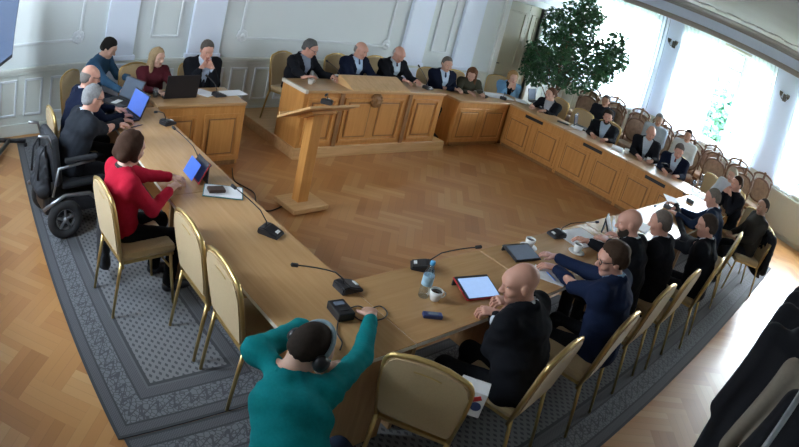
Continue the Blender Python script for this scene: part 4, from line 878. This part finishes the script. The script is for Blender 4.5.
tablet(606, 231, D(20), 'small tablet propped upright before the bald bearded man', M['screen3'], 58, .20, .15)
tablet(198, 178, D(-92), 'tablet in a red cover propped upright before the woman in red', M['screen'], 62, .22, .16, M['red'])
def laptop(u, v, rz, lab, scr, open_=105, w=.36, d=.25, z=.75):
    c = at(u, v, z=z); e = empty('laptop', tuple(c), rz, lab, 'laptop')   # keyboard towards local -y
    MB().b2((-w/2, -d/2, 0), (w/2, d/2, .018), .004).build('base', M['black'], e); MB().b2((-w*.44, -.02, .018), (w*.44, d*.42, .0195)).build('keyboard', M['rubber'], e)
    T = Matrix.Translation((0, d/2, .015)) @ Matrix.Rotation(D(90-open_), 4, 'X')
    o = MB().b2((-w/2, 0, 0), (w/2, .010, d*.98), .003).build('lid', M['black'], e); o.data.transform(T)
    p = MB().b2((-w/2+.014, -.002, .02), (w/2-.014, .0, d*.98-.014)).build('screen', scr, o); p.data.transform(T)
    return e
laptop(122, 117, D(-82), 'open black laptop with a blue screen turned to the man in the wheelchair', M['screen'], 112)
laptop(118, 103, D(-70), 'open dark laptop of the young man in the blue shirt', M['screen3'], 115)
laptop(176, 95, D(180), 'open black laptop before the woman in dark red, its dark lid towards the room', M['screen3'], 100, .40, .27)
laptop(581, 128, D(20), 'small black laptop before the bearded man, its lid towards the room', M['screen3'], 100, .3, .2)
laptop(537, 103, D(10), 'black laptop before the woman with tied-back hair, its lid towards the room', M['screen3'], 105, .32, .22)
def paper(u, v, w, h, rz, lab, z=.752, t=.004, grp='white papers on the tables'): return slab('paper_sheet', None, at(u, v, z=z), w, h, t, rz, lab, 'paper', 0, grp)
paper(233, 93, .30, .21, .1, 'white papers at the right end of the back left desk'); paper(204, 93, .21, .28, .5, 'white paper under the microphone of the man clasping his hands')
paper(580, 238, .42, .30, -.1, 'large white sheets spread in the near row left of the upright tablet'); paper(640, 226, .3, .21, .2, 'white paper between the two close-cropped men in the near row'); paper(672, 200, .3, .21, .6, 'white paper far along the near row by the dark microphones')
paper(700, 196, .3, .3, .3, 'white papers on the corner where the near row meets the window row'); paper(497, 96, .55, .3, -.2, 'wide spread of white papers on the back desk before the woman in light blue', t=.012); paper(484, 93, .3, .21, .5, 'white papers before the woman in olive'); paper(521, 101, .21, .3, -.8, 'white papers under the elbow of the woman in light blue')
paper(577, 128, .22, .2, .4, 'white papers beside the small black laptop in the window row', t=.02); paper(617, 149, .22, .18, .4, 'white folded papers in the window row left of the bald man', t=.03); paper(656, 164, .45, .2, -1.2, 'white papers before the man with the dark red tie')
paper(336, 78, .3, .21, .3, 'white papers on the podium before the balding man', z=.885, t=.02); paper(402, 74, .3, .15, .1, 'white papers held before the white-haired man at the podium', z=.9, t=.02)
fo = slab('folder', None, at(223, 192, z=.752), .30, .215, .006, D(-28), 'teal edged folder with white sheets on the left table', 'folder', mat_=M['teal'])
paper(223, 191.6, .285, .195, D(-28), 'white sheet on the teal edged folder on the left table', z=.759)
slab('wallet', None, at(216, 191, z=.764), .13, .085, .025, D(-10), 'dark brown leather wallet lying on the white sheet of the folder', 'wallet', mat_=M['wallet'], bev=.008)
nb = slab('notebook', None, at(549, 276, z=.752), .19, .24, .008, D(30), 'open white notepad under the hand of the man in blue jacket and glasses', 'notebook')
o = MB().tube([(-.06, 0, 0), (.05, 0, 0), (.066, 0, 0)], [.0045, .0045, .001], 6).build('pen', M['blue'], None, tuple(at(551, 276, z=.767)), D(70)); tag(o, 'blue pen lying on the white notepad', 'pen')
o = MB().tube([(-.07, 0, 0), (.06, 0, 0), (.075, 0, 0)], [.0045, .0045, .001], 6).build('pen', M['black'], None, tuple(at(137, 126, z=.757)), D(20)); tag(o, 'dark pen on the table by the hand of the wheelchair user', 'pen')
slab('phone', None, at(117, 102, z=.771), .07, .14, .008, D(-50), 'white phone on the keyboard of the young man in the blue shirt', 'phone', mat_=M['white'])
slab('phone', None, at(563, 123, z=.752), .10, .2, .012, D(25), 'dark phone lying on the window row beside the papers', 'phone', mat_=M['black'])
# voice recorder, translator box, cable
e = empty('voice_recorder', tuple(at(432, 317, z=.751)), D(-32), 'small dark blue voice recorder lying on the near table edge', 'recorder')
MB().box((0, 0, .012), (.115, .048, .024), None, .006).build('body', M['navy'], e); MB().box((.0, 0, .0245), (.06, .03, .002)).build('display', M['screen3'], e)
e = empty('receiver_box', tuple(at(340, 314, z=.751)), D(-8), 'small black interpreter box on the table before the man in green', 'box')
MB().box((0, 0, .025), (.10, .14, .05), None, .006).build('body', M['black'], e); MB().box((0, .03, .0515), (.06, .03, .003)).build('display', M['screen3'], e); MB().box((0, -.03, .0515), (.05, .02, .003), None, .001).build('keypad', M['rubber'], e)
def cable(pts, r, lab, m=M['black']):
    P = [Vector(p) for p in pts]; out = []
    for i in range(len(P)-1):
        a, b, c, d_ = P[max(i-1, 0)], P[i], P[i+1], P[min(i+2, len(P)-1)]
        for k in range(6): t = k/6; out.append(.5*((2*b)+(c-a)*t+(2*a-5*b+4*c-d_)*t*t+(3*b-a-3*c+d_)*t**3))
    out.append(P[-1]); return tag(MB().tube(out, r, 6).build('cable', m), lab, 'cable')
cable([at(u, v, z=.757) for u, v in ((347, 309), (358, 306), (368, 309), (380, 306), (387, 312), (384, 318), (372, 321), (360, 320), (352, 314))], .004, 'thin black cable looping on the table round the hand of the man in green')
cable([at(u, v, z=.757) for u, v in ((338, 322), (337, 333), (342, 342), (340, 350))], .004, 'thin black cable running from the small black box towards the headphones')
cable([at(u, v, z=.008) for u, v in ((232, 168), (234, 180), (243, 186), (254, 193), (257, 205), (268, 211), (283, 206))], .007, 'black cable on the parquet between the back left desk and the lectern')
# bottle and cups
e = empty('water_bottle', tuple(at(423, 296, z=.751)), 0, 'clear plastic water bottle with a blue cap on the near table', 'bottle')
MB().lathe([(.03, 0), (.033, .006), (.033, .07), (.030, .08), (.033, .09), (.033, .15), (.028, .18), (.014, .21), (.013, .222)], n=20).build('bottle_body', M['clear'], e)
MB().lathe([(.0335, .085), (.0338, .09), (.0338, .145), (.0335, .15)], n=20).build('paper_label', mat('water_label', (.35, .55, .72), .4, var=.5, scale=40), e); MB().lathe([(.0155, .218), (.0155, .24), (.012, .243)], n=16).build('bottle_cap', M['cap'], e)
def cup(u, v, rz, lab, saucer, z=.751):
    c = at(u, v, z=z); e = empty('coffee_cup', tuple(c), rz, lab, 'cup', 'white coffee cups'); z0 = .012 if saucer else 0
    MB().lathe([(.022, z0), (.026, z0+.004), (.038, z0+.04), (.041, z0+.07), (.037, z0+.07), (.033, z0+.04), (.02, z0+.012)], n=22).build('bowl', M['china'], e)
    MB().lathe([(.001, z0+.058), (.0365, z0+.0585), (.001, z0+.059)], n=18).build('coffee', M['coffee'], e)
    MB().tube([(.038+.028*math.sin(a), 0, z0+.038+.022*math.cos(a)) for a in np.linspace(0, PI, 8)], .0045, 6).build('handle', M['china'], e)
    if saucer: tag(MB().lathe([(.03, 0), (.04, .003), (.072, .013), (.070, .016), (.035, .009), (.001, .009)], n=24).build('saucer', M['china'], None, tuple(c)), 'white saucer under the cup '+lab.split('saucer ')[1], 'saucer', 'white saucers')
    return e
cup(434, 300, D(-20), 'white coffee cup beside the water bottle', False); cup(528, 248, D(20), 'white coffee cup on a saucer behind the dark screened tablet', True); cup(576, 253, D(10), 'white coffee cup on a saucer beside the notepad of the man in glasses', True)
cup(648, 162, 0, 'white coffee cup before the bald man of the window row', False); cup(626, 153, 0, 'white coffee cup beside the folded papers in the window row', False); cup(310, 84, 0, 'white coffee cup at the left end of the podium', False, .881)
tag(MB().lathe([(.03, 0), (.034, .1), (.032, .1), (.028, .008)], n=16).build('drinking_glass', M['clear'], None, tuple(at(155, 97, z=.751))), 'drinking glass beside the black laptop of the woman in dark red', 'glass')
tag(MB().lathe([(.03, 0), (.034, .11), (.032, .11), (.028, .008)], n=16).build('drinking_glass', M['clear'], None, tuple(at(693, 187, z=.751))), 'drinking glass at the corner of the window row and the near row', 'glass')
tag(MB().lathe([(.03, 0), (.033, .13), (.028, .16), (.013, .20), (.015, .2), (.015, .22)], n=16).build('water_bottle', M['clear'], None, tuple(at(699, 187, z=.751))), 'clear water bottle at the corner of the window row and the near row', 'bottle')
# carton on the floor
e = empty('carton', tuple(at(466, 408, z=.513)), D(-58), 'white carton with red stripe and dark blue spots on the seat of the sideways chair', 'carton')
MB().box((0, 0, .085), (.16, .11, .17), None, .004).prism([(-.055, .169), (.055, .169), (0, .205)], -.076, .076, 0, Matrix.Rotation(PI/2, 4, 'Z')).build('box', M['paper'], e)
for yy in (-.0565,): MB().box((.015, yy, .115), (.09, .002, .028), Matrix.Rotation(-.6, 4, 'Y')).build('red_stripe', M['red'], e)
w = MB(); w.tube([(.04, -.0555, .075), (.04, -.0575, .075)], .03, 16); w.build('printed_spot', M['navy'], e)
w = MB(); w.tube([(-.045, -.0555, .04), (-.045, -.0575, .04)], .024, 16); w.build('printed_spot', M['blue'], e)
w = MB(); w.box((-.0815, 0, .12), (.002, .09, .03)); w.build('red_stripe', M['red'], e)

# ------------------------------------------------------------------ plant
e = empty('potted_fig_tree', (10.35, 6.35, 0), 0, 'tall leafy green fig tree in a pot in the corner between door and window', 'plant')
MB().lathe([(.16, 0), (.24, .38), (.26, .40), (.26, .44), (.22, .44), (.21, .40)], n=24).build('pot', M['pot'], e); MB().lathe([(.001, .38), (.215, .39), (.001, .395)], n=20).build('soil', M['soil'], e)
MB().tube([(0, 0, .38), (.04, -.03, .9), (-.02, .02, 1.5), (.03, .0, 2.2)], [.04, .035, .028, .015]).build('trunk', M['bark'], e)
S = []; g = np.random.default_rng(3)
BR = [((0, .62, 1.05), .30), ((.1, .55, 1.35), .36), ((0, .15, 1.2), .36), ((0, -.35, 1.25), .34), ((.1, .3, 1.75), .40), ((0, -.2, 1.75), .40), ((.1, -.78, 1.75), .38), ((.05, -1.15, 1.95), .3), ((.0, -1.1, 2.3), .24), ((.1, .8, 1.3), .26), ((0, .35, 2.15), .36), ((0, -.3, 2.2), .40), ((.05, -.85, 2.0), .30), ((0, .05, 2.5), .34), ((0, -.28, 2.72), .30), ((.1, -.1, 3.0), .24), ((0, -.5, 2.65), .2), ((.2, -.6, 1.4), .3), ((0, .75, 1.55), .22), ((0, -1.0, 1.6), .2), ((0, .5, 2.4), .2)]
for k, (c, r_) in enumerate(BR):
    MB().tube([(.02, 0, min(2.1, max(.5, c[2]-.55))), (c[0]*.5, c[1]*.5, c[2]-.2), c], [.014, .010, .004], 6).build('branch', M['bark'], e)
    S.append(leaves(int(2500*r_*r_), c, (r_*.95, r_*1.05, r_*.95), .056, 900+k, fill=.3))
leafmesh('foliage', S, M['leaf'], e)

# ------------------------------------------------------------------ coats on a rail at the near wall
RY = -.24
e = empty('coat_rail', (3.15, RY, 0), 0, 'coat rail against the near wall carrying the dark and beige coats', 'coat rack')
MB().tube([(-1.1, 0, 1.72), (1.5, 0, 1.72)], .014).build('rail', M['grey'], e)
for x in (-1.08, 1.48): MB().tube([(x, 0, 0), (x, 0, 1.72)], .016).tube([(x, -.28, .03), (x, .28, .03)], .018).build('upright', M['grey'], e)
def coat(x, dy, m, lab, top=1.56, bot=.62, wd=.24, th=.09, seed=0, rz=0):
    q = Sdf(); S_, F_ = (0, 1, 0), (1, 0, 0)
    q.cap((0, 0, top-.12), (0, 0, bot), wd*.85, wd*1.05, S=S_, F=F_, fa=th*.8, fb=th*1.1, rc=.05, k=.05).cap((0, -wd*.75, top-.06), (0, wd*.75, top-.06), .05, k=.06).cap((0, -.05, top), (0, .05, top), .045, k=.05)
    for sg in (-1, 1): q.cap((0, sg*wd*.8, top-.08), (.02, sg*(wd+.03), top-.62), .06, .05, k=.03)
    def post(G, F): return np.maximum(F+(.012*np.sin(38*G[..., 1]+seed+2*np.sin(5*G[..., 2]))*np.clip((top-G[..., 2])/.5, 0, 1)).astype(np.float32), np.maximum(bot-G[..., 2], -9).astype(np.float32))
    o = mesh_np('coat', [snets(*q.grid(.014, post))], [m], None, (0, 0, 0)); o.location = (x, RY+dy, 0); o.rotation_euler[2] = rz; tag(o, lab, 'coat', 'coats on the rail by the near wall')
    MB().tube([(0, 0, top+.02), (0, 0, 1.70), (0, .02, 1.745), (0, 0, 1.75)], .005, 6).build('hanger_hook', M['grey'], o); return o
BC = mat('black_wool', (.005, .006, .010), .95, var=.3, scale=60); BE = mat('beige_cotton', (.22, .19, .15), .85, var=.12, scale=40)
coat(2.42, -.22, BC, 'dark coat closest to the lens, beside the beige coat', seed=1)
coat(2.72, -.12, BE, 'beige coat hanging among the dark coats', seed=2, bot=.5, wd=.22)
coat(3.0, .055, BC, 'long black coat just behind the beige coat', seed=3, bot=.5, wd=.26)
coat(3.3, .04, BC, 'black coat second behind the beige coat', seed=4, wd=.26, top=1.6)
coat(3.62, .03, BC, 'black coat third behind the beige coat, farther along the rail', seed=5, wd=.25, top=1.6); coat(3.95, .02, BC, 'black coat farthest along the rail', seed=6)
q = Sdf(); q.cap((0, -.265, .86), (0, -.255, .34), .21, .24, S=(1, 0, 0), F=(0, 1, 0), fa=.045, fb=.06, rc=.05, k=.05).cap((-.2, -.27, .88), (.2, -.27, .88), .045, k=.05)
for sg in (-1, 1): q.cap((sg*.2, -.29, .84), (sg*.25, -.30, .42), .05, .045, k=.03)
o = mesh_np('jacket', [snets(*q.grid(.013, None, .004))], [BC], None, (0, 0, 0)); o.location = (7.75, 1.02, 0); o.rotation_euler[2] = D(128-90); tag(o, 'black jacket draped over the back of the rightmost gold chair', 'jacket')
# ------------------------------------------------------------------ daylight
W_ = bpy.data.worlds.new('sky'); sc.world = W_; W_.use_nodes = True; nt = W_.node_tree; bg = nt.nodes['Background']
tc = N(nt, 'ShaderNodeTexCoord'); sx = N(nt, 'ShaderNodeSeparateXYZ'); nt.links.new(tc.outputs['Generated'], sx.inputs[0])
q = NT(nt); colr = q.ramp(q.m('ADD', q.m('MULTIPLY', sx.outputs[2], .5), .5), [(0, (.35, .38, .36)), (.48, (.72, .78, .82)), (.55, (.86, .94, 1.)), (1, (.62, .80, 1.))])
nt.links.new(colr, bg.inputs['Color']); bg.inputs['Strength'].default_value = 16.
for a, b in WIN:
    l = bpy.data.lights.new('window_portal', 'AREA'); l.shape = 'RECTANGLE'; l.size = TOP-SILL; l.size_y = b-a; l.cycles.is_portal = True
    o = bpy.data.objects.new('window_portal', l); COL.objects.link(o); o.location = (X1+.3, (a+b)/2, (SILL+TOP)/2); o.rotation_euler = (0, D(90), 0)
for a, b in LWIN:
    l = bpy.data.lights.new('window_portal', 'AREA'); l.shape = 'RECTANGLE'; l.size = 2.; l.size_y = b-a; l.cycles.is_portal = True
    o = bpy.data.objects.new('window_portal', l); COL.objects.link(o); o.location = (X0-.18, (a+b)/2, 2.); o.rotation_euler = (0, -D(90), 0)
vs = sc.view_settings; vs.view_transform = 'Standard'; vs.look = 'None'; vs.gamma = 1; vs.use_curve_mapping = False; vs.exposure = 1.58
sc.cycles.use_denoising = True; sc.cycles.max_bounces = 8; sc.cycles.diffuse_bounces = 6; sc.cycles.transparent_max_bounces = 16; sc.cycles.sample_clamp_indirect = 6
